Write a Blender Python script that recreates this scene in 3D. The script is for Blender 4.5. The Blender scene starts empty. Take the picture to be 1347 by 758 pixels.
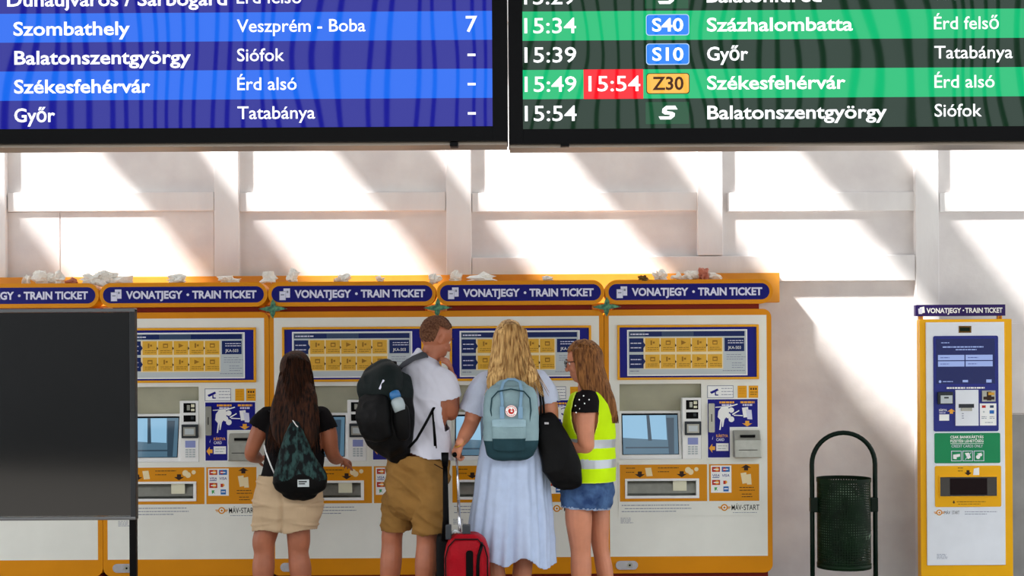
import bpy, bmesh, math, random
import numpy as np
from mathutils import Vector, Matrix
random.seed(7)
C = bpy.context.scene.collection
PI = math.pi

# ------------------------------------------------------------------ camera, light, exposure
FPX, CAMY, HC, ROLL = 1800.0, -9.4, 1.55, 0.0061
cam = bpy.data.cameras.new('camera'); camo = bpy.data.objects.new('camera', cam); C.objects.link(camo)
camo.location = (0, CAMY, HC); camo.rotation_euler = (PI/2, ROLL, 0)
cam.sensor_width = 36; cam.lens = FPX*36/1347; cam.shift_y = 91/1347; cam.clip_end = 300
bpy.context.scene.camera = camo
W = bpy.data.worlds.new('sky'); bpy.context.scene.world = W; W.use_nodes = True
W.node_tree.nodes['Background'].inputs[0].default_value = (0.90, 0.95, 1.0, 1)
W.node_tree.nodes['Background'].inputs[1].default_value = 1.55
sl = bpy.data.lights.new('sun', 'SUN'); sl.energy = 11.0; sl.angle = math.radians(3.4); sl.color = (1, .97, .94)
so = bpy.data.objects.new('sun', sl); C.objects.link(so)
SUN = Vector((0.8, 0.4, -1.0))
so.rotation_euler = SUN.to_track_quat('-Z', 'Y').to_euler(); so.location = (-4, -3, 8)
al = bpy.data.lights.new('hall_fill_light', 'AREA'); al.shape = 'RECTANGLE'; al.size = 12; al.size_y = 3.0; al.energy = 430; al.color = (1, .98, .95)  # added soft fill from above, standing in for roof daylight
ao = bpy.data.objects.new('hall_fill_light', al); C.objects.link(ao); ao.location = (0.5, -7.8, 7.2)
ao.rotation_euler = Vector((0, 7.0, -5.6)).to_track_quat('-Z', 'Y').to_euler()
vs = bpy.context.scene.view_settings
vs.view_transform = 'Standard'; vs.look = 'None'; vs.gamma = 1; vs.use_curve_mapping = False; vs.exposure = 0.48

def P(px, py, Y):
    s = (Y - CAMY)/FPX
    return Vector(((px - (py-470)*ROLL - 673.5)*s, Y, HC + (470 - (py + (px-673.5)*ROLL))*s))

# ------------------------------------------------------------------ materials
def srgb(r, g, b):
    f = lambda c: (c/255/12.92 if c/255 <= .04045 else ((c/255+.055)/1.055)**2.4)
    return (f(r), f(g), f(b), 1)
MATS = {}
FABRIC = ('tee', 'blouse', 'skirt', 'shorts', 'denim', 'hivis', 'bag', 'speck', 'straps', 'hair', 'hoop', 'bin', 'sred', 'sdark')
def mat(name, col, rough=.5, metal=0, var=.0, vscale=8, bump=0, bscale=60, emit=0, stretch=None, spec=.5, alpha=1, col2=None, sheen=0, contrast=(.35, .65)):
    m = bpy.data.materials.new(name); m.use_nodes = True; nt = m.node_tree; b = nt.nodes['Principled BSDF']
    c = srgb(*col)
    if name.startswith(FABRIC): spec = .12
    elif spec == .5 and not name.startswith(('skin', 'blkgloss', 'steel', 'chrome', 'scr', 'kscr', 'eye', 'iris', 'bottle')): spec = .22
    b.inputs['Base Color'].default_value = c; b.inputs['Roughness'].default_value = rough; b.inputs['Metallic'].default_value = metal
    b.inputs['Specular IOR Level'].default_value = spec
    if sheen: b.inputs['Sheen Weight'].default_value = sheen
    co = nt.nodes.new('ShaderNodeTexCoord'); mp = nt.nodes.new('ShaderNodeMapping'); nt.links.new(co.outputs['Object'], mp.inputs[0])
    if stretch: mp.inputs['Scale'].default_value = stretch
    if emit:
        b.inputs['Emission Color'].default_value = c; b.inputs['Emission Strength'].default_value = emit
        b.inputs['Base Color'].default_value = (c[0]*.1, c[1]*.1, c[2]*.1, 1)
    else:
        n = nt.nodes.new('ShaderNodeTexNoise'); n.inputs['Scale'].default_value = vscale; n.inputs['Detail'].default_value = 5
        nt.links.new(mp.outputs[0], n.inputs[0])
        rp = nt.nodes.new('ShaderNodeValToRGB'); nt.links.new(n.outputs['Fac'], rp.inputs[0])
        rp.color_ramp.elements[0].position = contrast[0]; rp.color_ramp.elements[1].position = contrast[1]
        v = max(var, .02)
        rp.color_ramp.elements[0].color = srgb(*col2) if col2 else (c[0]*(1-v), c[1]*(1-v), c[2]*(1-v), 1)
        rp.color_ramp.elements[1].color = c if col2 else (min(1, c[0]*(1+v*.5)), min(1, c[1]*(1+v*.5)), min(1, c[2]*(1+v*.5)), 1)
        nt.links.new(rp.outputs[0], b.inputs['Base Color'])
    if bump:
        n2 = nt.nodes.new('ShaderNodeTexNoise'); n2.inputs['Scale'].default_value = bscale; n2.inputs['Detail'].default_value = 3
        nt.links.new(mp.outputs[0], n2.inputs[0])
        bp = nt.nodes.new('ShaderNodeBump'); bp.inputs['Strength'].default_value = bump; bp.inputs['Distance'].default_value = .01
        nt.links.new(n2.outputs['Fac'], bp.inputs['Height']); nt.links.new(bp.outputs[0], b.inputs['Normal'])
    if alpha < 1: b.inputs['Alpha'].default_value = alpha
    MATS[name] = m; return m

mat('wall', (236, 232, 229), .8, var=.10, vscale=3.5, bump=.25, bscale=14, col2=(218, 212, 211), contrast=(.3, .7))
mat('timber', (240, 238, 236), .75, var=.1, vscale=5, bump=.2, bscale=25, stretch=(1, 1, .3), col2=(226, 222, 221), contrast=(.3, .7))
mat('plinth', (165, 163, 160), .8, var=.15, vscale=4)
mat('floor', (150, 145, 138), .45, var=.12, vscale=30)
mat('ceil', (150, 150, 150), .8)
mat('darksteel', (60, 62, 64), .5, .3)
mat('yellow', (226, 144, 2), .38, var=.06, vscale=3)
mat('yellow2', (240, 168, 28), .38, var=.05, vscale=3)
mat('kyellow', (247, 181, 10), .4, var=.04, vscale=3)
mat('ledge', (232, 160, 60), .55, var=.1, vscale=6)
mat('redshade', (128, 30, 8), .5)  # orange-red of plinth and sign neck, darkened for the shade in those recesses
mat('mwhite', (240, 240, 231), .35, var=.03, vscale=5)
mat('pwhite', (250, 250, 248), .4)
mat('kwhite', (236, 240, 246), .35, var=.03)
mat('blue', (6, 6, 112), .4, var=.03)
mat('blue2', (10, 14, 132), .35, var=.03)
mat('kblue', (42, 50, 132), .3)
mat('violet', (42, 20, 92), .35)
mat('letter', (225, 225, 245), .4)
mat('alcove', (236, 233, 206), .6, var=.05)
mat('poster', (198, 206, 208), .25)
mat('slate', (60, 78, 110), .25)
mat('navy', (26, 42, 98), .25)
mat('tile', (232, 178, 60), .3, var=.06, vscale=30)
mat('tileink', (160, 112, 30), .4)
mat('orange', (224, 146, 4), .4)
mat('ink', (50, 30, 20), .5)
mat('greyink', (140, 145, 165), .5)
mat('blk', (3, 3, 4), .4, spec=.08)
mat('blkgloss', (6, 7, 8), .08)
mat('bezel', (50, 55, 60), .3)
mat('steel', (170, 170, 160), .35, .75, var=.1, vscale=20)
mat('chrome', (200, 200, 205), .2, .9)
mat('lcdblue', (150, 160, 215), .3)
mat('logoRed', (196, 48, 36), .4); mat('logoOr', (246, 176, 60), .4); mat('logoBlue', (40, 110, 190), .4); mat('logoGreen', (70, 170, 90), .4)
mat('cream', (246, 226, 180), .5)
mat('green', (24, 142, 88), .4)
mat('scrRefl', (132, 176, 205), .08, emit=.75); mat('scrB', (72, 100, 118), .08, emit=.8); mat('scrC', (44, 62, 76), .08, emit=.8); mat('scrD', (14, 16, 24), .08, emit=.5)  # screen tones; the pale and dark ones paint in window reflections
mat('kscr', (26, 34, 84), .12, emit=.7); mat('kbtn', (140, 158, 206), .2, emit=.8)
mat('tape', (100, 158, 118), .4, var=.4, vscale=60, col2=(40, 84, 74))
mat('paper', (252, 248, 240), .8, var=.12, vscale=20, bump=.4, bscale=60)
mat('paperpink', (190, 120, 100), .8, var=.2, vscale=30)
mat('paperbrown', (110, 80, 30), .8, var=.2, vscale=30)
mat('bingreen', (8, 30, 12), .45, var=.4, vscale=8)
mat('hoopgreen', (5, 24, 15), .25)
mat('bag_litter', (130, 150, 128), .5, var=.5, vscale=7, bump=.4, bscale=20, col2=(12, 34, 10), contrast=(.48, .62))
# people
mat('skinA', (196, 128, 98), .5, var=.08, vscale=14, bump=.05)
mat('skinB', (170, 102, 72), .5, var=.10, vscale=14, bump=.05)
mat('skinC', (200, 130, 98), .5, var=.08, vscale=14, bump=.05)
mat('hairdark', (74, 40, 22), .5, var=.5, vscale=3, stretch=(34, 34, 2.5), col2=(12, 6, 4), bump=.5, bscale=6, contrast=(.36, .68))
mat('hairblond', (228, 186, 122), .5, var=.3, vscale=3, stretch=(30, 30, 2), col2=(132, 88, 44), bump=.5, bscale=6, contrast=(.34, .64))
mat('hairbrown', (150, 100, 54), .55, var=.3, vscale=3, stretch=(34, 34, 2.2), col2=(70, 38, 20), bump=.5, bscale=6, contrast=(.34, .66))
mat('hairshort', (120, 82, 60), .85, var=.3, vscale=90, col2=(80, 50, 36), bump=.6, bscale=400)
mat('tee_black', (16, 13, 15), .85, var=.2, vscale=12)
mat('tee_white', (204, 204, 216), .85, var=.03, vscale=12, bump=.1, bscale=40)
mat('blouse', (196, 204, 224), .85, var=.05, vscale=30, bump=.15, bscale=200)
mat('skirt', (184, 199, 226), .85, var=.05, vscale=20, bump=.15, bscale=220)
mat('shorts_beige', (196, 170, 138), .8, var=.06, vscale=10, bump=.15, bscale=200)
mat('shorts_khaki', (142, 104, 54), .8, var=.10, vscale=10, bump=.2, bscale=160)
mat('denim', (78, 108, 150), .85, var=.3, vscale=14, bump=.3, bscale=250, col2=(44, 66, 108))
mat('hivis', (196, 236, 6), .7, var=.04, vscale=12)
mat('hivis_trim', (226, 250, 90), .6)
mat('reflect', (178, 182, 186), .3, .35)
mat('bagblack', (8, 8, 9), .55, var=.2, vscale=20, bump=.15, bscale=120)
mat('bagdark', (18, 27, 27), .6, var=.15, vscale=14, bump=.2, bscale=160)
mat('straps', (70, 72, 78), .7)
mat('bagblue', (134, 160, 166), .75, var=.10, vscale=12, bump=.25, bscale=180)
mat('bagteal', (38, 66, 74), .8, var=.12, vscale=12, bump=.2, bscale=180)
mat('bagstrap', (126, 160, 186), .7)
mat('speck', (12, 16, 18), .6, var=.5, vscale=26, stretch=(1.6, 1, .7), col2=(46, 74, 72), contrast=(.38, .54))
mat('sred', (158, 6, 24), .5, var=.15, vscale=10, bump=.3, bscale=90)
mat('sdark', (26, 12, 14), .6)
mat('eyew', (235, 230, 225), .2); mat('iris', (60, 60, 50), .2)
mat('bottleblue', (40, 104, 160), .35); mat('bottle', (160, 172, 176), .2, var=.1)
mat('gold', (200, 150, 60), .3, .8)

# board screens: emissive panels behind glossy glass that is not quite flat
def screen_mat(name, col, emit=1.0, wav=.12, sc=1.1):
    m = bpy.data.materials.new(name); m.use_nodes = True; nt = m.node_tree; b = nt.nodes['Principled BSDF']; c = srgb(*col)
    b.inputs['Base Color'].default_value = (.004, .004, .006, 1); b.inputs['Roughness'].default_value = .02
    b.inputs['Emission Color'].default_value = c; b.inputs['Emission Strength'].default_value = emit
    b.inputs['IOR'].default_value = 1.38
    co = nt.nodes.new('ShaderNodeTexCoord'); n = nt.nodes.new('ShaderNodeTexNoise'); n.inputs['Scale'].default_value = sc
    n.inputs['Detail'].default_value = 1.2; n.inputs['Roughness'].default_value = .35
    nt.links.new(co.outputs['Object'], n.inputs[0])
    bp = nt.nodes.new('ShaderNodeBump'); bp.inputs['Strength'].default_value = 1; bp.inputs['Distance'].default_value = wav
    nt.links.new(n.outputs['Fac'], bp.inputs['Height']); nt.links.new(bp.outputs[0], b.inputs['Normal'])
    MATS[name] = m
WAV = .015
screen_mat('bl1', (8, 96, 222), .85, WAV, .8); screen_mat('bl2', (12, 14, 136), .85, WAV, .8)
screen_mat('gr1', (0, 172, 104), .9, WAV*1.4, .9); screen_mat('gr2', (2, 40, 14), .8, WAV*1.4, .9)
screen_mat('gr3', (2, 74, 38), .8, WAV*1.4, .9)
screen_mat('bred', (236, 0, 20), .85, WAV, .9); screen_mat('bbadge', (16, 122, 240), .85, WAV, .9); screen_mat('bamber', (246, 178, 66), .85, WAV, .9)
mat('btext', (250, 252, 255), .3, emit=1.0); mat('bbrown', (70, 34, 6), .3, emit=.6); mat('bedge', (170, 200, 240), .3, emit=.8)
mat('alu', (150, 140, 128), .35, .7)

# ------------------------------------------------------------------ mesh builder
class MB:
    def __init__(s): s.v = []; s.f = []; s.m = []; s.sm = []; s.mats = []
    def mi(s, m):
        if m not in s.mats: s.mats.append(m)
        return s.mats.index(m)
    def add(s, vs_, fs, m, smooth=False):
        o = len(s.v); s.v += [tuple(v) for v in vs_]; i = s.mi(m)
        for f in fs: s.f.append([o+k for k in f]); s.m.append(i); s.sm.append(smooth)
    def box(s, x0, x1, y0, y1, z0, z1, m):
        vs_ = [(x0,y0,z0),(x1,y0,z0),(x1,y1,z0),(x0,y1,z0),(x0,y0,z1),(x1,y0,z1),(x1,y1,z1),(x0,y1,z1)]
        s.add(vs_, [(0,3,2,1),(4,5,6,7),(0,1,5,4),(1,2,6,5),(2,3,7,6),(3,0,4,7)], m)
    def poly(s, pts, y, m): s.add([(x, y, z) for x, z in pts], [tuple(range(len(pts)))], m)
    def rect(s, x0, x1, z0, z1, y, m): s.poly([(x0,z0),(x1,z0),(x1,z1),(x0,z1)], y, m)
    def prism(s, pts, y0, y1, m, smooth=False):
        n = len(pts)
        s.add([(x,y0,z) for x,z in pts], [tuple(range(n))], m)
        s.add([(x,y1,z) for x,z in pts], [tuple(range(n-1,-1,-1))], m)
        vs_ = [(x,y0,z) for x,z in pts]+[(x,y1,z) for x,z in pts]
        s.add(vs_, [(i, n+i, n+(i+1)%n, (i+1)%n) for i in range(n)], m, smooth)
    def disc(s, x, z, r, y, m, n=20, rz=None): s.poly([(x+r*math.cos(2*PI*i/n), z+(rz or r)*math.sin(2*PI*i/n)) for i in range(n)], y, m)
    def tube(s, pts, r, m, n=10, cap=True, flat=1.0, hint=None):
        pts = [Vector(p) for p in pts]; rs = r if isinstance(r, (list, tuple)) else [r]*len(pts); rings = []
        u = None
        for i, p in enumerate(pts):
            t = (pts[min(i+1, len(pts)-1)]-pts[max(i-1, 0)]).normalized()
            if u is None:
                h = Vector(hint) if hint else (Vector((0,0,1)) if abs(t.z) < .9 else Vector((1,0,0)))
                u = (h - t*h.dot(t)).normalized()
            else: u = (u - t*u.dot(t)).normalized()
            w = t.cross(u)
            rings.append([p + u*(rs[i]*math.cos(2*PI*k/n)) + w*(rs[i]*flat*math.sin(2*PI*k/n)) for k in range(n)])
        vs_ = [q for rg in rings for q in rg]; L = len(pts)
        fs = [(i*n+k, i*n+(k+1)%n, (i+1)*n+(k+1)%n, (i+1)*n+k) for i in range(L-1) for k in range(n)]
        if cap: fs += [tuple(range(n-1,-1,-1)), tuple((L-1)*n+k for k in range(n))]
        s.add(vs_, fs, m, True)
    def build(s, name, parent=None, loc=None, bevel=0):
        me = bpy.data.meshes.new(name); me.from_pydata(s.v, [], s.f)
        for m in s.mats: me.materials.append(MATS[m])
        me.polygons.foreach_set('material_index', s.m); me.polygons.foreach_set('use_smooth', s.sm); me.update()
        o = bpy.data.objects.new(name, me); C.objects.link(o)
        if parent: o.parent = parent
        if loc: o.location = loc
        if bevel:
            b = o.modifiers.new('bevel', 'BEVEL'); b.width = bevel; b.segments = 2; b.limit_method = 'ANGLE'
        return o
def tag(o, label=None, cat=None, group=None, kind=None):
    if label: o['label'] = label
    if cat: o['category'] = cat
    if group: o['group'] = group
    if kind: o['kind'] = kind
    return o
def empty(name, loc, label=None, cat=None, group=None, kind=None):
    o = bpy.data.objects.new(name, None); C.objects.link(o); o.location = loc; o.empty_display_size = .1
    return tag(o, label, cat, group, kind)
def copy_tree(o, parent=None):
    c = o.copy(); C.objects.link(c); c.parent = parent
    for ch in [x for x in bpy.data.objects if x.parent == o]: copy_tree(ch, c)
    return c
def rrect(x0, x1, z0, z1, r, n=8):
    pts = []
    for cx, cz, a in ((x1-r, z0+r, -PI/2), (x1-r, z1-r, 0), (x0+r, z1-r, PI/2), (x0+r, z0+r, PI)):
        for i in range(n+1): pts.append((cx+r*math.cos(a+PI/2*i/n), cz+r*math.sin(a+PI/2*i/n)))
    return pts
# lettering
_tc = {}
def glyphs(txt, bold):
    k = (txt, bold)
    if k in _tc: return _tc[k]
    c = bpy.data.curves.new('t', 'FONT'); c.body = txt; c.size = 1; c.resolution_u = 3; c.offset = bold; c.fill_mode = 'FRONT'
    o = bpy.data.objects.new('t', c); C.objects.link(o); bpy.context.view_layer.update()
    me = bpy.data.meshes.new_from_object(o.evaluated_get(bpy.context.evaluated_depsgraph_get()))
    v = [(p.co.x, p.co.y) for p in me.vertices]; f = [tuple(q.vertices) for q in me.polygons]
    bpy.data.objects.remove(o); bpy.data.meshes.remove(me); bpy.data.curves.remove(c)
    _tc[k] = (v, f); return v, f
def cap_of(bold):
    v, f = glyphs('H', bold); return max(y for x, y in v), min(y for x, y in v)
def text(mb, txt, x0, x1, zb, cap, y, m, bold=0.0, slant=0):
    v, f = glyphs(txt, bold); c1, c0 = cap_of(bold)
    a, b = min(p[0] for p in v), max(p[0] for p in v); sx = (x1-x0)/(b-a); sz = cap/(c1-c0)
    mb.add([(x0+(p[0]-a)*sx + (p[1]-c0)*sz*slant, y, zb+(p[1]-c0)*sz) for p in v], f, m)

# ------------------------------------------------------------------ organic builder (closed tubes fused into one surface)
def vnoise(p, seed=0):
    i = np.floor(p).astype(np.int64); f = p-i; f = f*f*(3-2*f); out = np.zeros(len(p))
    for dx in (0, 1):
        for dy in (0, 1):
            for dz in (0, 1):
                h = ((i[:,0]+dx)*374761393 + (i[:,1]+dy)*668265263 + (i[:,2]+dz)*2147483647 + seed*1274126177) & 0xffffffff
                h = ((h ^ (h >> 13))*1103515245) & 0xffffffff; h = (h ^ (h >> 16)) & 0xffff
                w = (f[:,0] if dx else 1-f[:,0])*(f[:,1] if dy else 1-f[:,1])*(f[:,2] if dz else 1-f[:,2])
                out += w*(h/65535.0)
    return out*2-1
def folds(amp, sc, seed=0, ridge=True, shear=(0, 0, 0)):
    def fn(co, no):
        q = co*np.array(sc); q = q + np.stack([co[:,2]*shear[0], co[:,2]*shear[1], co[:,0]*shear[2]], 1)
        n = vnoise(q, seed)+.5*vnoise(q*2.1+7, seed+1)
        if ridge: n = 1-np.abs(n)*2.2
        return n*amp
    return fn
def catmull(st, k=4):
    out = []; n = len(st)
    A = np.array(st, float)
    for i in range(n-1):
        p0, p1, p2, p3 = A[max(i-1, 0)], A[i], A[i+1], A[min(i+2, n-1)]
        for j in range(k):
            t = j/k; out.append(.5*((2*p1)+(-p0+p2)*t+(2*p0-5*p1+4*p2-p3)*t*t+(-p0+3*p1-3*p2+p3)*t**3))
    out.append(A[-1]); return np.array(out)
class Blob:
    def __init__(s): s.v = []; s.f = []
    def tube(s, st, hint=(1,0,0), n=18, k=4, ex=2.0, round_ends=True):
        """st: list of (Vector, ru, rv)"""
        A = catmull([(p[0], p[1], p[2], a, b) for p, a, b in st], k)
        if round_ends:
            for end in (0, -1):
                p = A[end]; q = A[1 if end == 0 else -2]; d = p[:3]-q[:3]; d = d/(np.linalg.norm(d)+1e-9); R = min(p[3], p[4])
                ex_ = []
                for a in (.35, .7, .92):
                    c = math.cos(math.asin(a)); ex_.append(np.concatenate([p[:3]+d*R*a, p[3:]*max(c, .12)]))
                A = np.vstack([ex_[::-1], A]) if end == 0 else np.vstack([A, ex_])
        o = len(s.v); L = len(A); u = Vector(hint)
        for i in range(L):
            t = Vector(A[min(i+1, L-1)][:3]-A[max(i-1, 0)][:3]).normalized()
            uu = (u-t*u.dot(t)).normalized(); w = t.cross(uu); p = Vector(A[i][:3])
            for j in range(n):
                a = 2*PI*j/n; ca, sa = math.cos(a), math.sin(a)
                ca = math.copysign(abs(ca)**(2/ex), ca); sa = math.copysign(abs(sa)**(2/ex), sa)
                s.v.append(p+uu*(A[i][3]*ca)+w*(A[i][4]*sa))
        s.f += [(o+i*n+j, o+i*n+(j+1)%n, o+(i+1)*n+(j+1)%n, o+(i+1)*n+j) for i in range(L-1) for j in range(n)]
        s.f += [tuple(o+j for j in range(n-1,-1,-1)), tuple(o+(L-1)*n+j for j in range(n))]
    def ell(s, c, r, ax=None, n=18, mm=12):
        ax = ax or (Vector((1,0,0)), Vector((0,1,0)), Vector((0,0,1))); o = len(s.v); c = Vector(c)
        s.v.append(c+ax[2]*r[2])
        for i in range(1, mm):
            th = PI*i/mm
            for j in range(n):
                a = 2*PI*j/n; s.v.append(c+ax[0]*(r[0]*math.sin(th)*math.cos(a))+ax[1]*(r[1]*math.sin(th)*math.sin(a))+ax[2]*(r[2]*math.cos(th)))
        s.v.append(c-ax[2]*r[2]); e = len(s.v)-1
        det = ax[0].cross(ax[1]).dot(ax[2]) > 0
        F = [(o, o+1+j, o+1+(j+1)%n) for j in range(n)]
        F += [(o+1+(i-1)*n+j, o+1+i*n+j, o+1+i*n+(j+1)%n, o+1+(i-1)*n+(j+1)%n) for i in range(1, mm-1) for j in range(n)]
        F += [(e, o+1+(mm-2)*n+(j+1)%n, o+1+(mm-2)*n+j) for j in range(n)]
        s.f += F if det else [tuple(reversed(f)) for f in F]
    def build(s, name, m, parent=None, vox=.006, smooth=4, disp=(), cut=None, thick=0, extra=(), paint=None):
        me = bpy.data.meshes.new(name); me.from_pydata([tuple(v) for v in s.v], [], s.f)
        bm = bmesh.new(); bm.from_mesh(me); 
        bmesh.ops.recalc_face_normals(bm, faces=bm.faces); bm.to_mesh(me); bm.free()
        o = bpy.data.objects.new(name, me); C.objects.link(o)
        r = o.modifiers.new('r', 'REMESH'); r.mode = 'VOXEL'; r.voxel_size = vox; r.use_smooth_shade = True
        q = o.modifiers.new('s', 'SMOOTH'); q.factor = .5; q.iterations = smooth
        bpy.context.view_layer.update()
        me2 = bpy.data.meshes.new_from_object(o.evaluated_get(bpy.context.evaluated_depsgraph_get()))
        o.modifiers.clear(); o.data = me2; bpy.data.meshes.remove(me); me = me2; me.name = name
        n = len(me.vertices)
        for fn in disp:
            co = np.empty(n*3, np.float32); me.vertices.foreach_get('co', co); co = co.reshape(-1, 3).astype(float)
            no = np.empty(n*3, np.float32); me.vertex_normals.foreach_get('vector', no); no = no.reshape(-1, 3).astype(float)
            d = fn(co, no)
            co = co + (no*d[:, None] if d.ndim == 1 else d)
            me.vertices.foreach_set('co', co.astype(np.float32).ravel()); me.update()
        me.materials.clear(); me.materials.append(MATS[m])
        for e in extra: me.materials.append(MATS[e])
        if cut or paint:
            bm = bmesh.new(); bm.from_mesh(me); bm.verts.ensure_lookup_table()
            co = np.array([v.co[:] for v in bm.verts])
            if paint:
                fc = np.array([f.calc_center_median()[:] for f in bm.faces]); idx = paint(fc)
                for f, i in zip(bm.faces, idx): f.material_index = int(i)
            if cut:
                mk = cut(co); dl = [v for v, k in zip(bm.verts, mk) if k]
                bmesh.ops.delete(bm, geom=dl, context='VERTS')
                for _ in range(3):
                    be = [v for v in bm.verts if v.is_boundary]
                    bmesh.ops.smooth_vert(bm, verts=be, factor=.5, use_axis_x=True, use_axis_y=True, use_axis_z=True)
            bm.to_mesh(me); bm.free()
        me.polygons.foreach_set('use_smooth', [True]*len(me.polygons)); me.update()
        if thick:
            t = o.modifiers.new('t', 'SOLIDIFY'); t.thickness = thick; t.offset = -1
        if parent: o.parent = parent; o.matrix_parent_inverse = Matrix.Translation(-parent.location)
        return o
def beyond(p, d, R, L=.16):     # short cylinder past p along d
    p = np.array(p[:]); d = np.array(Vector(d).normalized()[:])
    def fn(co):
        k = (co-p)@d; rad = np.linalg.norm((co-p)-np.outer(k, d), axis=1); return (k > 0) & (k < L) & (rad < R)
    return fn
def anyof(*fs):
    return lambda co: np.any([f(co) for f in fs], axis=0)
def kid(o, parent):
    o.parent = parent; o.matrix_parent_inverse = Matrix.Translation(-parent.location); return o

# ------------------------------------------------------------------ setting
def struct(mb, name, bevel=0, parent=None):
    o = mb.build(name, parent, bevel=bevel)
    if not parent: o['kind'] = 'structure'
    return o
m = MB(); m.box(-9, 9, 0, .3, 0, 4.9, 'wall'); wall = struct(m, 'wall_back')
m = MB(); m.box(-9, 9, -18, 0, -.1, 0, 'floor'); struct(m, 'floor')
def wbox(x0, x1, y0, y1, proud, name, mt='timber', bev=.004, jit=0):
    m = MB(); a = P(x0, (y0+y1)/2, -proud); b = P(x1, (y0+y1)/2, -proud); t = P((x0+x1)/2, y0, -proud); d = P((x0+x1)/2, y1, -proud)
    m.box(a.x, b.x, -proud, .01, d.z, t.z, mt); return struct(m, name, bev, wall)
def wfull(x0, x1, proud, name, ybot=None):   # post running to the roof
    m = MB(); a = P(x0, 300, -proud); b = P(x1, 300, -proud); zb = 0 if ybot is None else P(x0, ybot, -proud).z
    m.box(a.x, b.x, -proud, .01, zb, 4.6, 'timber'); return struct(m, name, .004, wall)
wfull(-24, 7, .05, 'timber_post'); wfull(282, 314, .05, 'timber_post'); wfull(587, 620, .05, 'timber_post')
wfull(918, 951, .05, 'timber_post', 336); wfull(1204.5, 1235, .052, 'timber_post'); wfull(1520, 1550, .05, 'timber_post')
wfull(-330, -298, .05, 'timber_post')
for x0, x1 in ((-297, -25), (10, 281), (315, 586), (621, 917), (957, 1204), (1236.5, 1519)):
    wbox(x0, x1, 253, 278, .024, 'cross_rail')
    wbox(x0, x1, 0, 28, .024, 'cross_rail')
wbox(621, 1204, 337, 371, .046, 'cross_rail')
wbox(1236.5, 1519, 425, 544, .02, 'wall_panel', 'wall')
wbox(80, 281, 279.5, 368, .006, 'wall_panel', 'wall', .002); wbox(8, 78.6, 279.5, 368, .006, 'wall_panel', 'wall', .002)
wbox(1236.5, 1519, 546, 870, .012, 'stone_plinth', 'plinth')
# glazed strip in the roof beside the wall: wide rafters leave slots for the sun
RH = 4.6
m = MB(); m.box(-11, 9, -6.2, -1.50, RH, RH+.12, 'ceil'); ceil = struct(m, 'ceiling')
period = 305/191.5
zz = HC+(470-195)/191.5; offx = SUN.x/1.0*(RH-zz)
for k in range(-4, 4):
    xa = (740+305*k-673.5)/191.5*1.0-offx; m = MB(); w = 130/191.5
    m.box(xa, xa+w, -1.5, .0, RH, RH+.06, 'ceil'); struct(m, 'rafter', 0, ceil)
# far end of the hall behind the camera: low wall, glazing bars above it
m = MB(); m.box(-14, 14, -18.2, -18, 0, 3.6, 'ceil'); ew = struct(m, 'wall_far_end')
gb = MB(); gb.box(-.028, .028, -.05, .05, 3.6, 11.5, 'darksteel'); g0 = gb.build('glazing_bar', ew)
for k in range(98):
    o = g0 if k == 0 else g0.copy()
    if k: C.objects.link(o)
    o.location = (-13.6+k*.28+random.uniform(-.02, .02), -18.05, 0); o.rotation_euler = (0, random.uniform(-.012, .012), 0)

# ------------------------------------------------------------------ departure boards
YB = -3.4; SB = (YB-CAMY)/FPX
def bx(px): return (px-673.5)*SB
def bz(py, px=0): return HC+(470-(py+(px-673.5)*ROLL))*SB
def sbox(m, x0, x1, y0, y1, mt, yy, c):   # pixel rectangle on the board's face, levelled about column c
    m.rect(bx(x0-(y0-470)*ROLL), bx(x1-(y0-470)*ROLL), bz(y1, c), bz(y0, c), yy, mt)
XS = -(80-470)*ROLL   # sideways shift of the board's pixels (levelling)
def board(x0, x1, cx, label, sx0, sx1, rowsdef, edge_dark):
    loc = Vector((bx((x0+x1)/2+XS), YB, bz(188, cx)))
    t = empty('departure_board', loc, label, 'departure board')
    def lc(o): kid(o, t); return o
    ztop = bz(-240, cx)
    m = MB(); X0, X1 = bx(x0+XS), bx(x1+XS); S0, S1 = bx(sx0+XS), bx(sx1+XS); zs = bz(168.5, cx)
    m.box(X0, X1, YB+.03, YB+.16, bz(188, cx), ztop, 'blk')
    m.box(X0, S0, YB-.012, YB+.03, bz(188, cx), ztop, 'blk'); m.box(S1, X1, YB-.012, YB+.03, bz(188, cx), ztop, 'blk')
    m.box(S0, S1, YB-.012, YB+.03, bz(188, cx), zs, 'blk'); m.box(S0, S1, YB-.012, YB+.03, bz(-232, cx), ztop, 'blk')
    lc(m.build('housing', bevel=.002))
    m = MB(); m.box(X0+.004, X1-.004, YB+.02, YB+.17, bz(191.5, cx), bz(188, cx), 'alu'); lc(m.build('bottom_trim'))
    m = MB()
    for a, b, mt in rowsdef: m.rect(S0, S1, bz(b, cx), bz(a, cx), YB+.004, mt)
    lc(m.build('screen'))
    for px in (0.15, .85):
        m = MB(); xx = X0+(X1-X0)*px; m.tube([(xx, YB+.08, ztop), (xx, YB+.08, RH)], .02, 'darksteel'); lc(m.build('hanging_rod'))
    return t
rl = [(-232, -175, 'bl1'), (-175, -136, 'bl2'), (-136, -98, 'bl1'), (-98, -60, 'bl2'), (-60, -22, 'bl1'), (-22, 16, 'bl2'), (16, 54, 'bl1'), (54, 92, 'bl2'), (92, 130.5, 'bl1'), (130.5, 168.5, 'bl2')]
c1 = 323
b1 = board(-420, 667.6, c1, 'blue departure board hanging at top left, listing destinations beside a platform column', -400, 647.5, rl, 0)
m = MB(); yy = YB-.001; CUR = [b1]
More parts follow.
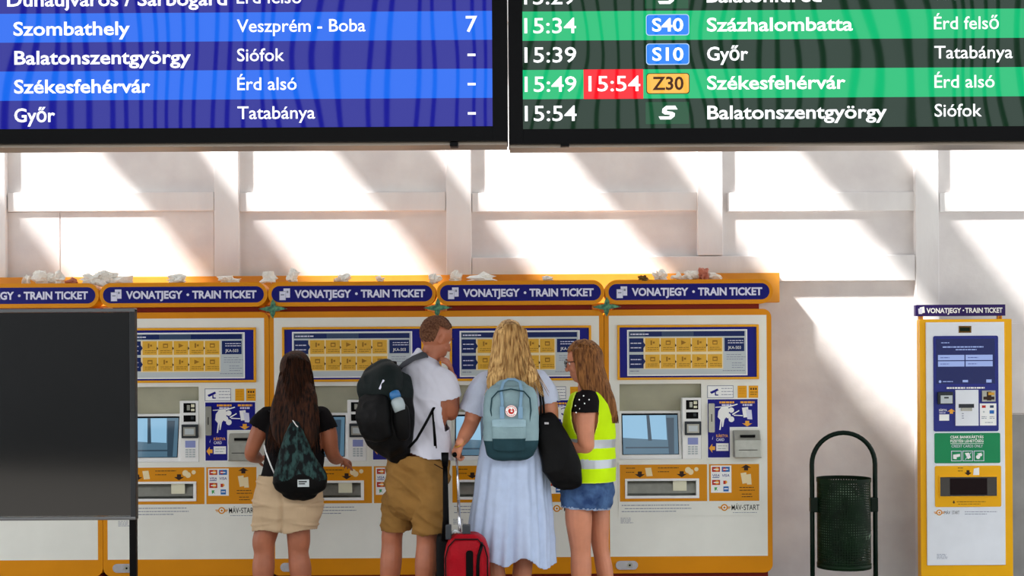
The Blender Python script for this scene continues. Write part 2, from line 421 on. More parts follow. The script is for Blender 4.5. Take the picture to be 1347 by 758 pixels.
def bt(m, s, x0, x1, base, cap, bold, c, mt='btext'):
    base = base+(x0+x1)/2*0
    # measured baselines drift with the roll: bring them back to board level
    mid = (x0+x1)/2; z = HC+(470-(base+(mid-673.5)*ROLL*.55+(c-673.5)*ROLL*.45))*SB
    q = MB(); text(q, s, bx(x0+XS), bx(x1+XS), z, cap*SB, yy, mt, bold); kid(q.build('lettering'), CUR[0])
for s, x0, x1, b in (('Dunaújváros / Sárbogárd', 10, 299, 7.5), ('Szombathely', 18, 171, 46), ('Balatonszentgyörgy', 19, 251, 84), ('Székesfehérvár', 18.5, 197.5, 122), ('Győr', 18.5, 72, 160)):
    bt(m, s, x0, x1, b, 18, .017, c1)
for s, x0, x1, b in (('Érd felső', 312, 397, 4.5), ('Veszprém - Boba', 312, 481, 42), ('Siófok', 312, 374, 80.5), ('Érd alsó', 312, 390, 118.5), ('Tatabánya', 312, 414, 156.5)):
    bt(m, s, x0, x1, b, 16.5, .006, c1)
bt(m, '7', 613, 628, 42.8, 21, .01, c1)
for y in (73, 111.5, 150):
    m = MB(); m.rect(bx(615+XS), bx(625.5+XS), bz(y+1.6, 500), bz(y-1.6, 500), yy, 'btext'); kid(m.build('dash'), b1)
c2 = 1010
rr = [(-232, -176, 'gr2'), (-176, -138, 'gr1'), (-138, -100, 'gr2'), (-100, -62, 'gr1'), (-62, -24, 'gr2'), (-24, 13, 'gr2'), (13, 51.5, 'gr1'), (51.5, 90, 'gr2'), (90, 128.5, 'gr1'), (128.5, 168, 'gr2')]
b2 = board(668.8, 1800, c2, 'green departure board hanging at top right, listing train times with one red delay', 687.5, 1780, rr, 0)
CUR[0] = b2
m = MB()
for s, x0, x1, b in (('15:29', 690, 757, 5), ('15:34', 690, 758, 43), ('15:39', 690, 758, 81.5), ('15:49', 690, 758, 120), ('15:54', 690, 758, 158.5)): bt(m, s, x0, x1, b, 20, .006, c2)
for s, x0, x1, b in (('Balatonfüred', 930, 1081, 3), ('Százhalombatta', 930, 1122, 41), ('Győr', 930, 984, 79.5), ('Székesfehérvár', 930, 1112, 117.5), ('Balatonszentgyörgy', 930, 1166, 156.5)): bt(m, s, x0, x1, b, 18, .017, c2)
for s, x0, x1, b in (('Székesfehérvár', 1229, 1380, 0), ('Érd felső', 1229, 1314, 39), ('Tatabánya', 1229, 1332, 77.5), ('Érd alsó', 1229, 1308, 116), ('Siófok', 1229, 1291, 154)): bt(m, s, x0, x1, b, 16.5, .006, c2)
cc = 880
def brr(x0, x1, y0, y1, r, mt, q): m.poly(rrect(bx(x0+XS), bx(x1+XS), bz(y1, cc), bz(y0, cc), r*SB, 4), q, mt)
q1 = YB+.003; q2 = YB+.002
m.rect(bx(767.5+XS), bx(846+XS), bz(129, c2-40), bz(90, c2-40), q1, 'bred'); bt(m, '15:54', 774, 842, 119.5, 20, .006, c2)
brr(850, 907, 18.5, 46.5, 4, 'bedge', q1); brr(851, 906, 19.5, 45.5, 3.5, 'bbadge', q2); bt(m, 'S40', 858, 899, 41.5, 17.5, .02, cc)
brr(850, 907, 57, 85, 4, 'bedge', q1); brr(851, 906, 58, 84, 3.5, 'bbadge', q2); bt(m, 'S10', 858, 899, 80, 17.5, .02, cc)
brr(850, 907, 96, 123.5, 4, 'bbrown', q1); brr(851, 906, 97, 122.5, 3.5, 'bamber', q2); bt(m, 'Z30', 858, 899, 118.5, 17.5, .02, cc, 'bbrown')
for yo in (0, -152):
    brr(849, 906, 134+yo, 163+yo, 1, 'gr3', q1)
    sp = [(868, 157), (882, 157), (887, 153), (887.5, 149), (884, 147), (877, 146), (877, 144), (891, 144), (888, 139), (876, 139), (871, 143), (870.5, 148), (874, 150.5), (881, 151), (880, 153), (866, 153)]
    m.poly([(bx(x+XS), bz(y+yo, cc)) for x, y in sp][::-1], q2, 'btext')
kid(m.build('route_badges'), b2)['kind'] = 'stuff'
for px, (bb) in ((596, b1), (742, b2)):
    m = MB(); m.box(bx(px-5+XS), bx(px+6+XS), YB-.01, YB+.05, bz(193, px), bz(187, px), 'blk'); kid(m.build('latch', bevel=.004), bb)

# ------------------------------------------------------------------ ticket machines
YM = -.6; SM = (YM-CAMY)/FPX
MX = 904
def mx(px): return (px-MX)*SM
def mz(py): return HC+(470-(py+1.4))*SM
def mrect(m, x0, x1, y0, y1, mt, q): m.rect(mx(x0), mx(x1), mz(y1), mz(y0), q, mt)
def mbox(m, x0, x1, y0, y1, f, b, mt): m.box(mx(x0), mx(x1), f, b, mz(y1), mz(y0), mt)
def mpoly(m, pts, mt, q):
    p = [(mx(x), mz(y)) for x, y in pts]
    a = sum(p[i][0]*p[(i+1)%len(p)][1]-p[(i+1)%len(p)][0]*p[i][1] for i in range(len(p)))
    m.poly(p if a > 0 else p[::-1], q, mt)
def lines(m, x0, x1, ys, mt, q, h=.9, seed=0, gap=True):
    rd = random.Random(seed+int(x0*7+ys[0]))
    for y in ys:
        x = x0; end = x1-(rd.uniform(0, .25)*(x1-x0))
        while x < end:
            w = rd.uniform(1.6, 5.5); mrect(m, x, min(x+w, end), y-h/2, y+h/2, mt, q); x += w+.7
def arrow(m, cx, cy, w, h, dirn, mt, q):
    b = {'d': [(-.5, -.05), (.5, -.05), (0, .5)], 'u': [(-.5, .05), (0, -.5), (.5, .05)], 'l': [(.05, -.5), (.05, .5), (-.5, 0)]}[dirn]
    s = {'d': [(-.2, -.5), (.2, -.5), (.2, -.05), (-.2, -.05)], 'u': [(-.2, .05), (.2, .05), (.2, .5), (-.2, .5)], 'l': [(.05, -.2), (.5, -.2), (.5, .2), (.05, .2)]}[dirn]
    for g in (b, s): mpoly(m, [(cx+x*w, cy+y*h) for x, y in g], mt, q)
def emblem(m, cx, cy, s, q):     # winged wheel mark
    m.disc(mx(cx), mz(cy), 4.6*s*SM, q, 'orange', 16); m.disc(mx(cx), mz(cy), 2.9*s*SM, q-.0004, 'pwhite', 16); m.disc(mx(cx), mz(cy), 1.5*s*SM, q-.0008, 'orange', 10)
    for dx in (-1, 1):
        mpoly(m, [(cx+dx*3*s, cy-1.2*s), (cx+dx*8.5*s, cy-1.2*s), (cx+dx*8.0*s, cy), (cx+dx*3*s, cy)], 'orange', q-.001)
        mpoly(m, [(cx+dx*3*s, cy+.6*s), (cx+dx*7.5*s, cy+.6*s), (cx+dx*6.8*s, cy+1.7*s), (cx+dx*3*s, cy+1.7*s)], 'orange', q-.001)
def sign_icon(m, x, y, h, q, a='letter', b='greyink'):
    mpoly(m, [(x+5.5, y), (x+14, y), (x+14, y+h-3.5), (x+5.5, y+h-3.5)], a, q)
    mpoly(m, [(x, y+3.5), (x+8.5, y+3.5), (x+8.5, y+h), (x, y+h)], b, q-.0006)
    mpoly(m, [(x+.5, y+4), (x+8.2, y+4), (x+8.2, y+h-.4), (x+.5, y+h-.4)], a, q-.001)
    mrect(m, x+2, x+6.5, y+7.5, y+9, b, q-.0014); mrect(m, x+9.5, x+12, y+3, y+6, b, q-.0014)

def make_machine():
    t = empty('ticket_machine', (0, 0, 0))
    Z = 0.0
    # housing (front ring + shell)
    m = MB(); out = rrect(mx(794.6), mx(1014.4), mz(754), mz(407), .055, 8)
    ix0, ix1, iz0, iz1 = mx(800.5), mx(1008), mz(732), mz(415); n = len(out)
    inn = [(min(max(x, ix0), ix1), min(max(z, iz0), iz1)) for x, z in out]
    m.add([(x, .0, z) for x, z in out]+[(x, .0, z) for x, z in inn]+[(x, .03, z) for x, z in inn], [(i, (i+1)%n, n+(i+1)%n, n+i) for i in range(n)]+[(n+i, n+(i+1)%n, 2*n+(i+1)%n, 2*n+i) for i in range(n)], 'yellow')
    m.add([(x, 0, z) for x, z in out]+[(x, .46, z) for x, z in out], [(i, n+i, n+(i+1)%n, (i+1)%n) for i in range(n)], 'yellow')
    m.add([(x, .46, z) for x, z in out], [tuple(range(n-1, -1, -1))], 'yellow')
    o = m.build('housing', t)
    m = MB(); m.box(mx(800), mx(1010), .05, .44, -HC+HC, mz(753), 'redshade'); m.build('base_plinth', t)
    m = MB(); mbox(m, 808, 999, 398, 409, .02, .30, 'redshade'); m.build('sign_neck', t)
    # header sign
    m = MB(); R = (mz(368.4)-mz(400.4))/2-.0005
    m.prism(rrect(mx(795.1), mx(1014.6), mz(400.4), mz(368.4), R, 12), -.055, .10, 'yellow', True); hs = m.build('header_sign', t, bevel=.012)
    m = MB(); R2 = (mz(373.8)-mz(395))/2-.0005
    m.prism(rrect(mx(799.8), mx(1010), mz(395), mz(373.8), R2, 12), -.0565, -.05, 'blue'); sf = m.build('sign_face', hs)
    for w_, x0, x1 in (('VONATJEGY', 830, 904), ('TRAIN', 916.5, 954), ('TICKET', 957.5, 1000.5)):
        m = MB(); text(m, w_, mx(x0), mx(x1), mz(389.6), 10.4*SM, -.058, 'letter', .038); m.build('sign_lettering', hs)
    m = MB(); m.disc(mx(910.8), mz(384.4), 1.8*SM, -.058, 'letter', 10); m.build('sign_dot', hs)
    m = MB(); sign_icon(m, 810, 377, 15.5, -.058); m.build('sign_icon', hs)
    # white front panel with the alcove, tray and poster openings left out
    m = MB(); f, b = 0, .03
    for x0, x1, y0, y1 in ((800.5, 1008, 415, 505), (800.5, 814, 505, 604), (921.5, 1008, 505, 604), (800.5, 1008, 604, 630), (800.5, 823, 630, 653), (914.5, 1008, 630, 653), (800.5, 1008, 653, 732)):
        mbox(m, x0, x1, y0, y1, f, b, 'mwhite')
    m.build('front_panel', t)
    m = MB(); mbox(m, 812, 999.5, 608, 678.5, -.004, .0, 'mwhite')
    # tray opening is framed separately, so the plate is split
    m = MB()
    for x0, x1, y0, y1 in ((812, 999.5, 608, 630), (812, 823, 630, 653), (914.5, 999.5, 630, 653), (812, 999.5, 653, 678.5)): mbox(m, x0, x1, y0, y1, -.004, .0, 'mwhite')
    m.build('label_plate', t)
    # route/fare poster in its frame
    m = MB()
    for x0, x1, y0, y1 in ((811.5, 997.5, 427.5, 430.5), (811.5, 997.5, 496.5, 499.5), (811.5, 814.5, 430.5, 496.5), (994.5, 997.5, 430.5, 496.5)): mbox(m, x0, x1, y0, y1, -.014, 0, 'yellow2')
    pf = m.build('poster_frame', t, bevel=.002)
    m = MB(); mrect(m, 814.5, 994.5, 430.5, 496.5, 'blue2', -.002); 
    mrect(m, 824.5, 982.5, 433.7, 494.3, 'pwhite', -.003); mrect(m, 826, 981, 435.2, 492.8, 'poster', -.0035)
    mrect(m, 827, 979, 436, 442.6, 'slate', -.004); mrect(m, 848, 870, 436, 442.6, 'navy', -.0045); mrect(m, 912, 979, 436, 442.6, 'navy', -.0045)
    mrect(m, 846, 950.5, 444, 485.5, 'cream', -.004)
    lines(m, 829, 856, (439.5,), 'letter', -.005, 1.6, 77)
    for r, (a, b_) in enumerate(((444.8, 462.8), (466.3, 484.3))):
        mrect(m, 827.2, 846, a, b_, 'navy', -.0045); mpoly(m, [(846, a+5), (848.5, a+9), (846, a+13)], 'navy', -.0055)
        lines(m, 829, 844, (a+6.5, a+12.5), 'letter', -.005, 1.2, 5)
        for k in range(5):
            x = 848.2+k*20.5; mrect(m, x, x+19, a, b_, 'tile', -.0045)
            lines(m, x+3, x+19, (a+12.5, a+15), 'tileink', -.005, .8, k)
            ic = k if not r else (k*2+1) % 5
            if ic in (1, 4): mrect(m, x+6.5, x+13, a+3.2, a+8.8, 'tileink', -.005); mrect(m, x+7.6, x+11.9, a+5, a+7.6, 'tile', -.0053)
            elif ic == 2: mpoly(m, [(x+6.5, a+3), (x+13, a+6), (x+6.5, a+9)], 'tileink', -.005)
            else: mrect(m, x+7, x+9, a+3, a+9, 'tileink', -.005); mrect(m, x+10, x+12.5, a+4.5, a+7, 'tileink', -.005)
            if k < 4: mpoly(m, [(x+18.7, a+7.2), (x+20.7, a+9.6), (x+18.7, a+12)], 'ink', -.0055)
    mrect(m, 952.5, 978.5, 444.8, 462.5, 'navy', -.0045); lines(m, 957, 978, (448.5, 451.5), 'letter', -.005, 1, 2)
    text(m, 'JKA-503', mx(957), mx(974), mz(459.6), 3.8*SM, -.005, 'pwhite', .0)
    lines(m, 955, 980, (467, 470, 473), 'greyink', -.004, .8, 3); lines(m, 962, 980, (478, 481, 484), 'greyink', -.004, .8, 4)
    lines(m, 828, 842, (488,), 'greyink', -.004, 1.4, 4); lines(m, 950, 980, (488,), 'greyink', -.004, .9, 6)
    m.build('poster', pf)
    # alcove with slanting hood
    m = MB(); X0, X1, zt, zm, zb = mx(814), mx(921.5), mz(505), mz(541), mz(604)
    m.add([(X0, .03, zt), (X1, .03, zt), (X1, .09, zm), (X0, .09, zm)], [(3, 2, 1, 0), (0, 1, 2, 3)], 'alcove')
    m.add([(X0, .0, zt), (X0, .0, zb), (X0, .14, zb), (X0, .14, zm), (X0, .03, zt)], [(0, 1, 2, 3, 4)], 'alcove')
    m.add([(X1, .0, zt), (X1, .0, zb), (X1, .14, zb), (X1, .14, zm), (X1, .03, zt)], [(4, 3, 2, 1, 0)], 'alcove')
    m.add([(X0, .0, zb), (X1, .0, zb), (X1, .14, zb), (X0, .14, zb)], [(0, 1, 2, 3)], 'mwhite')
    m.add([(X0, 0, zt), (X1, 0, zt), (X1, .03, zt), (X0, .03, zt)], [(0, 1, 2, 3)], 'alcove')
    m.add([(X0, .14, zb), (X1, .14, zb), (X1, .14, zm), (X0, .14, zm)], [(0, 1, 2, 3)], 'mwhite')
    m.build('screen_alcove', t)
    m = MB(); xa, xb = mx(813.6), mx(896)
    m.add([(xa, .01, zb), (xb, .01, zb), (xb, .075, zm), (xa, .075, zm), (xa, .14, zb), (xb, .14, zb), (xb, .14, zm), (xa, .14, zm)],
          [(0,1,2,3), (3,2,6,7), (0,3,7,4), (1,5,6,2)], 'pwhite'); sc = m.build('screen_console', t)
    def tilt(x, y, e):     # point on the slanting console face
        k = (y-604)/(541-604); return (mx(x), .01+k*.065-e, mz(y))
    def tp(mm_, x0, x1, y0, y1, mt, e): mm_.add([tilt(x0, y1, e), tilt(x1, y1, e), tilt(x1, y0, e), tilt(x0, y0, e)], [(0,1,2,3)], mt)
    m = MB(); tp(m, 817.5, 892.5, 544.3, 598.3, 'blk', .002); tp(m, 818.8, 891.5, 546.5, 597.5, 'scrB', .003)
    m.add([tilt(818.8, 576, .004), tilt(852, 578, .004), tilt(851, 546.8, .004), tilt(818.8, 546.8, .004)], [(0,1,2,3)], 'scrRefl')  # pale panes and dark bars: reflected window painted as glowing patches
    m.add([tilt(855, 578, .004), tilt(877, 579, .004), tilt(876, 546.8, .004), tilt(853.5, 546.8, .004)], [(0,1,2,3)], 'scrRefl')
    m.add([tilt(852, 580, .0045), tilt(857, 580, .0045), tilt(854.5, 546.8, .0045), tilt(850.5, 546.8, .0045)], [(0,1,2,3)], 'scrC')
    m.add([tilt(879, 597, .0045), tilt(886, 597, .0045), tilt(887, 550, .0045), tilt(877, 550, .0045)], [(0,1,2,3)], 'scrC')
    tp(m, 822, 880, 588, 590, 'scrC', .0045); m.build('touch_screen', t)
    # payment column
    m = MB(); mbox(m, 896.5, 921.3, 523.5, 604, -.002, .09, 'pwhite'); pc = m.build('payment_column', t, bevel=.003)
    m = MB(); mrect(m, 901.5, 917.5, 526.5, 539, 'blk', -.0035); mrect(m, 906, 910, 529, 536, 'steel', -.0042); mrect(m, 911.5, 916, 528, 532, 'alcove', -.0042); mrect(m, 911.5, 916, 534, 537, 'alcove', -.0042)
    m.build('coin_slot', pc)
    m = MB(); mrect(m, 901.5, 917.5, 542.5, 551, 'blk', -.0035); mrect(m, 911, 915, 544, 548, 'bezel', -.0042); m.build('scanner_window', pc)
    m = MB(); mbox(m, 899.5, 921, 554.5, 572.5, -.022, -.002, 'bezel'); mrect(m, 902, 918, 558, 569.5, 'steel', -.0235); mrect(m, 904, 916, 560, 567.5, 'poster', -.0245); m.build('card_reader', pc, bevel=.003)
    m = MB(); mrect(m, 903.5, 917, 576, 585, 'lcdblue', -.0035)
    for r in range(4):
        for k in range(3): mbox(m, 903.8+k*4.6, 907.2+k*4.6, 587+r*3, 589+r*3, -.005, -.002, 'poster')
    m.build('keypad', pc)
    # stickers
    m = MB(); mrect(m, 929.5, 964, 507.5, 524, 'greyink', -.001); mrect(m, 930.3, 963.3, 508.3, 523.3, 'pwhite', -.0015)
    mpoly(m, [(933, 516), (943, 511.5), (944.5, 514), (935, 518.5)], 'blue2', -.002); mrect(m, 939.5, 941, 516, 520.5, 'blue2', -.002); mrect(m, 940, 944, 519.3, 520.8, 'blue2', -.0022)
    lines(m, 948, 964, (511.5, 515.5, 519.5), 'greyink', -.002, .8, 7)
    mrect(m, 969.5, 981.5, 508, 524, 'yellow2', -.001); mrect(m, 984, 996.5, 508, 524, 'yellow2', -.001)
    lines(m, 971, 981.5, (512, 515, 518), 'orange', -.0015, .9, 8); lines(m, 986, 997, (516.5, 519.5), 'ink', -.0015, .8, 9)
    for k in range(3): mrect(m, 986.2+k*3.2, 988.2+k*3.2, 511, 513.5, 'ink', -.0015)
    m.build('stickers', t)['kind'] = 'stuff'
    # blue instruction panel (L-shaped)
    m = MB(); mpoly(m, [(929, 524.7), (996.7, 524.7), (996.7, 563.3), (959.8, 563.3), (959.8, 603.3), (929, 603.3)], 'pwhite', -.001)
    mpoly(m, [(930, 525.7), (995.7, 525.7), (995.7, 562.3), (958.8, 562.3), (958.8, 602.3), (930, 602.3)], 'blue2', -.0016)
    for x0, x1, y in ((945, 963, 529.5), (945, 960, 532.6), (973, 990, 529.5), (976, 988, 532.6), (941, 955.5, 573), (941, 952, 577.4)): pass
    text(m, 'KÁRTYA', mx(941), mx(956.5), mz(575.6), 3.6*SM, -.002, 'logoOr', .02); text(m, 'CARD', mx(941), mx(951.5), mz(580.6), 3.6*SM, -.002, 'letter', .02)
    for x0, x1, y in ((945.5, 963.5, 529.8), (973, 990.5, 529.8)):
        lines(m, x0, x1+3, (y,), 'logoOr', -.002, 2.6, 11); lines(m, x0+3, x1, (y+3.6,), 'letter', -.002, 2.2, 12)
    mpoly(m, [(944, 541), (948, 536), (955, 535), (959, 539), (957, 546), (952, 552), (950, 562), (948.6, 562), (948.8, 553), (946.6, 566), (945, 566), (946.5, 553), (943, 549)], 'pwhite', -.0024)
    for x, y, r in ((961, 540, 3.6), (957, 547.5, 3.4), (961, 552, 3.8)): m.disc(mx(x), mz(y), r*SM, -.0028, 'pwhite', 14); 
    mpoly(m, [(940, 535.6), (956, 534.6), (956, 535.8), (940, 536.8)], 'pwhite', -.0026); mpoly(m, [(956, 535), (969, 531.5), (969.3, 532.8), (956, 537)], 'pwhite', -.0026)
    mpoly(m, [(962, 545), (971, 540), (971.6, 541.2), (962.6, 546.6)], 'pwhite', -.0026); mpoly(m, [(964, 546), (976, 546.8), (976, 548), (964, 547.4)], 'pwhite', -.0026)
    mpoly(m, [(975, 537), (983, 536), (984, 549), (977, 550)], 'pwhite', -.0024); mpoly(m, [(980, 539), (987.5, 540), (988.5, 552.5), (982, 552)], 'letter', -.0028)
    arrow(m, 981.8, 558, 13, 7.5, 'd', 'logoOr', -.0024); arrow(m, 935.3, 590, 8, 12, 'l', 'logoOr', -.0024)
    mrect(m, 940.8, 957, 583.6, 593.6, 'pwhite', -.0024); lines(m, 943, 956, (587, 590.5), 'poster', -.0028, 1.2, 14); mpoly(m, [(935.5, 578), (937, 574), (936, 579)], 'letter', -.0024)
    m.build('instruction_panel', t)
    m = MB(); m.prism(rrect(mx(930.8), mx(938.6), mz(569), mz(531), .006, 4), -.018, 0, 'steel'); mrect(m, 934, 935.2, 545, 555, 'blk', -.0185); m.build('card_slot', t, bevel=.002)
    m = MB(); xa, xb, za, zb2 = mx(962.5), mx(997.8), mz(602), mz(566.5)
    m.add([(xa,-.03,zb2),(xb,-.03,zb2),(xb,-.075,zb2-.06),(xa,-.075,zb2-.06),(xb,-.085,za),(xa,-.085,za),(xa,0,za),(xb,0,za),(xa,0,zb2),(xb,0,zb2)],
          [(3,2,1,0),(5,4,2,3),(6,7,4,5),(0,1,9,8),(8,6,5,3,0),(1,2,4,7,9)], 'steel')
    bd = m.build('banknote_unit', t, bevel=.006)
    m = MB(); zc = zb2-.03; m.box(mx(970.5), mx(990), -.067, -.03, zc-.013, zc+.003, 'blk'); m.build('note_slot', bd); m = MB(); m.box(mx(968), mx(992), -.088, -.07, za+.05, za+.053, 'blk'); m.build('receipt_slot', bd)
    # orange tray panels
    m = MB(); q = -.0046
    for x0, x1, y0, y1 in ((813.8, 928.5, 611, 630), (813.8, 823, 630, 653), (914.5, 928.5, 630, 653), (813.8, 928.5, 653, 659.5), (931, 997, 611, 659.5)): mrect(m, x0, x1, y0, y1, 'orange', q)
    q -= .0006
    lines(m, 822, 834, (615.5,), 'ink', q, .9, 21); lines(m, 822, 834, (621,), 'ink', q, .9, 22); lines(m, 864, 900, (615.5,), 'ink', q, .9, 23); lines(m, 864, 880, (620.5,), 'ink', q, .9, 24)
    arrow(m, 840.2, 624, 13.5, 8, 'd', 'ink', q); arrow(m, 895.2, 624, 13.5, 8, 'd', 'ink', q)
    mpoly(m, [(847, 615.5), (855, 615), (857, 626), (849, 626.5)], 'cream', q); m.disc(mx(903.5), mz(618.5), 4*SM, q, 'cream', 14); m.disc(mx(907), mz(621), 3.8*SM, q-.0003, 'cream', 14); m.disc(mx(914.5), mz(617.5), 2.8*SM, q, 'cream', 12)
    mrect(m, 933.5, 960.5, 612.8, 648.5, 'pwhite', q)
    for r in range(4):
        for k in range(2):
            x = 935+k*12.8; y = 614.5+r*8.6; qq = q-.0005
            if (r, k) in ((0, 0), (2, 0)):
                mrect(m, x, x+10.5, y, y+6.6, 'logoRed', qq); m.disc(mx(x+6.6), mz(y+3.3), 2.6*SM, qq-.0004, 'logoOr', 12); mrect(m, x+2, x+8.5, y+2.6, y+4, 'pwhite', qq-.0008)
            elif (r, k) == (0, 1): mrect(m, x, x+10.5, y, y+6.6, 'logoBlue', qq); m.disc(mx(x+3.6), mz(y+3.3), 2.5*SM, qq-.0004, 'logoRed', 12); mrect(m, x+2, x+8.5, y+2.6, y+4, 'pwhite', qq-.0008)
            elif r == 1: text(m, 'VISA', mx(x), mx(x+10), mz(y+4.4), 3.3*SM, qq, 'blue2', .01, .15); (mrect(m, x+.5, x+9.5, y+5.2, y+6, 'blue2', qq) if k == 0 else None)
            elif (r, k) == (2, 1): m.disc(mx(x+5), mz(y+3), 2.2*SM, qq, 'logoOr', 12); mrect(m, x+2, x+5, y+1, y+5.5, 'logoRed', qq-.0004)
            elif (r, k) == (3, 0): mpoly(m, [(x+3, y+1), (x+7, y+1), (x+6, y+3), (x+7.5, y+6), (x+5.5, y+4), (x+3.5, y+6)], 'logoGreen', qq)
            else: mrect(m, x+2, x+9, y, y+6.6, 'logoBlue', qq); mrect(m, x+3, x+8, y+2.4, y+3.8, 'pwhite', qq-.0004)
    arrow(m, 979.8, 615.6, 13.5, 7.6, 'u', 'ink', q); mpoly(m, [(972.5, 623), (980, 622), (981, 636), (975, 637)], 'cream', q); mpoly(m, [(979, 625), (986, 624), (987, 638), (981, 638)], 'cream', q-.0004)
    lines(m, 971, 993, (641.8, 645.5), 'ink', q, .9, 25); lines(m, 974, 990, (650.5, 654), 'ink', q, .9, 26)
    m.build('tray_print', t)['kind'] = 'stuff'
    m = MB()
    for x0, x1, y0, y1 in ((820.5, 918, 629.5, 632.5), (820.5, 918, 652, 655.5), (820.5, 823.5, 632.5, 652), (914, 918, 632.5, 652)): mbox(m, x0, x1, y0, y1, -.012, .01, 'pwhite')
    tf = m.build('tray_frame', t, bevel=.002)
    m = MB(); xa, xb, za, zb2 = mx(823), mx(914.5), mz(653), mz(630)
    m.add([(xa,.1,za),(xb,.1,za),(xb,.1,zb2),(xa,.1,zb2),(xa,0,za),(xb,0,za),(xb,0,zb2),(xa,0,zb2)], [(0,1,2,3),(4,5,1,0),(3,2,6,7),(4,0,3,7),(1,5,6,2)], 'steel'); m.build('tray_recess', tf)
    m = MB(); m.add([(xa,.012,za+.02),(xb,.012,za+.02),(xb,.05,zb2-.004),(xa,.05,zb2-.004)], [(0,1,2,3)], 'steel'); mrect(m, 884, 902, 632.5, 646, 'alcove', .012); m.build('tray_flap', tf)
    # white label strip
    m = MB(); q = -.0046; lines(m, 816, 925, (664.5,), 'greyink', q, 1, 31); lines(m, 820, 910, (668.8,), 'greyink', q, 1, 32); lines(m, 816, 900, (672.6,), 'greyink', q, 1, 33)
    emblem(m, 951, 668, 1.0, q); text(m, 'MÁV', mx(960.5), mx(973.5), mz(671.6), 7*SM, q, 'blk', .005); text(m, 'START', mx(976.5), mx(997), mz(671.6), 7*SM, q, 'blk', .005); m.rect(mx(974.2), mx(975.6), mz(669), mz(667.8), q, 'blk')
    lines(m, 962, 998, (674.8,), 'greyink', q, .7, 34)
    for k in range(4): lines(m, 814.5, 832, (681.5+k*2,), 'greyink', -.0008, .7, 35+k)
    m.build('label_print', t)['kind'] = 'stuff'
    m = MB(); m.prism(rrect(mx(807.5), mx(836.8), mz(748.8), mz(737.2), (mz(737.2)-mz(748.8))/2-.0004, 8), -.012, .012, 'chrome', True); lt = m.build('door_latch', t, bevel=.004)
    m = MB(); m.disc(mx(826), mz(743), 3.6*SM, -.0135, 'steel', 14); m.disc(mx(826), mz(743), 1.4*SM, -.0142, 'blk', 8); m.build('lock_barrel', lt)
    return t
mlab = ['ticket machine mostly hidden behind the black display board at far left',
        'ticket machine between the black display board and the woman in black',
        'ticket machine in front of which the woman in black and the man stand',
        'ticket machine behind the blonde woman with the pale blue backpack',
        'fully visible ticket machine right of the woman in the yellow vest']
proto = make_machine()
for i in range(5):
    o = proto if i == 0 else copy_tree(proto)
    px = 904-220.3*i; o.location = ((px+.5-673.5)*SM, YM, 0); tag(o, mlab[4-i], 'ticket machine', 'ticket machines in a row along the wall')
    # roll levelling: machines share one floor
# ledge behind
m = MB(); a = P(-420, 360, -.14); b = P(1025.5, 359, -.14)
zt = P(673.5, 361, -.14).z; m.box(a.x, b.x, -.14, -.052, zt-.20, zt, 'ledge')
o = m.build('backing_board', bevel=.003); tag(o, 'long orange board fixed to the wall above the row of ticket machines', 'board')
# green four-pointed plates between the signs
for px, lb in ((355.8+14, 'green star-shaped plate between second and third header signs'), (575.6, 'green star-shaped plate under the signs above the man'), (798, 'green star-shaped plate beside the rightmost rounded sign')):
    m = MB(); pts = []
    for k in range(16):
        r = [.075, .042, .026, .042][k % 4]*(1 if (k//4) % 2 == 0 else .85); r2 = r
        a = 2*PI*k/16; pts.append((math.cos(a)*r*(1.25 if k % 8 == 0 else 1), math.sin(a)*r2))
    m.prism(pts, -.006, .0, 'tape'); o = m.build('corner_plate', loc=P(px if px > 400 else 359, 404.5, YM-.062)); o.location.z = mz(403.5); tag(o, lb, 'plate')

# litter on the machine tops
ztop = mz(368.5)
lit = [(33, 9, 10, 'paper', 'small crumpled white paper at the far left on the machine tops'), (57, 22, 14, 'paper', 'larger crumpled white paper standing on the leftmost machine top'), (74, 14, 12, 'paper', 'round crumpled paper beside the larger wad, leftmost machine top'),
       (94, 12, 6, 'paperpink', 'flat brownish paper scrap right of the two leftmost wads'), (124, 24, 12, 'paper', 'crumpled paper heap left of the gap between the first two signs'), (140, 24, 14, 'paper', 'tall crumpled paper wad above the gap between first two signs'),
       (156, 30, 10, 'paper', 'long rolled paper lying above the left end of the second sign'), (232, 22, 9, 'paper', 'crumpled paper on the second sign, right of its middle'), (300, 20, 8, 'paper', 'flat paper scrap on the right end of the second sign'),
       (352, 20, 12, 'paper', 'torn paper above the gap left of the third sign'), (383, 14, 12, 'paper', 'white card standing on the left end of the third sign'), (452, 16, 8, 'paper', 'white paper scrap above the middle of the third sign'),
       (500, 8, 6, 'paper', 'tiny paper scrap above the word TICKET on the third sign'), (572, 12, 8, 'paper', 'paper scrap above the gap between third and fourth signs'), (598, 16, 10, 'paper', 'pointed white paper on the left end of the fourth sign'),
       (636, 34, 8, 'paper', 'long flat white paper lying on the fourth sign'), (722, 10, 5, 'paper', 'small paper scrap near the right end of the fourth sign'), (868, 16, 12, 'paper', 'white folded paper on the fifth sign, left of the scraps'),
       (892, 18, 8, 'paper', 'loose torn paper bits on the middle of the fifth sign'), (908, 16, 10, 'paper', 'crumpled white paper next to the pinkish scrap, fifth sign'), (926, 11, 13, 'paperpink', 'pinkish brown crumpled scrap standing on the fifth sign'),
       (940, 18, 7, 'paper', 'flat white paper right of the pinkish scrap, fifth sign'), (846, 12, 5, 'paperbrown', 'small brown dry leaf on the front edge of the fifth sign')]
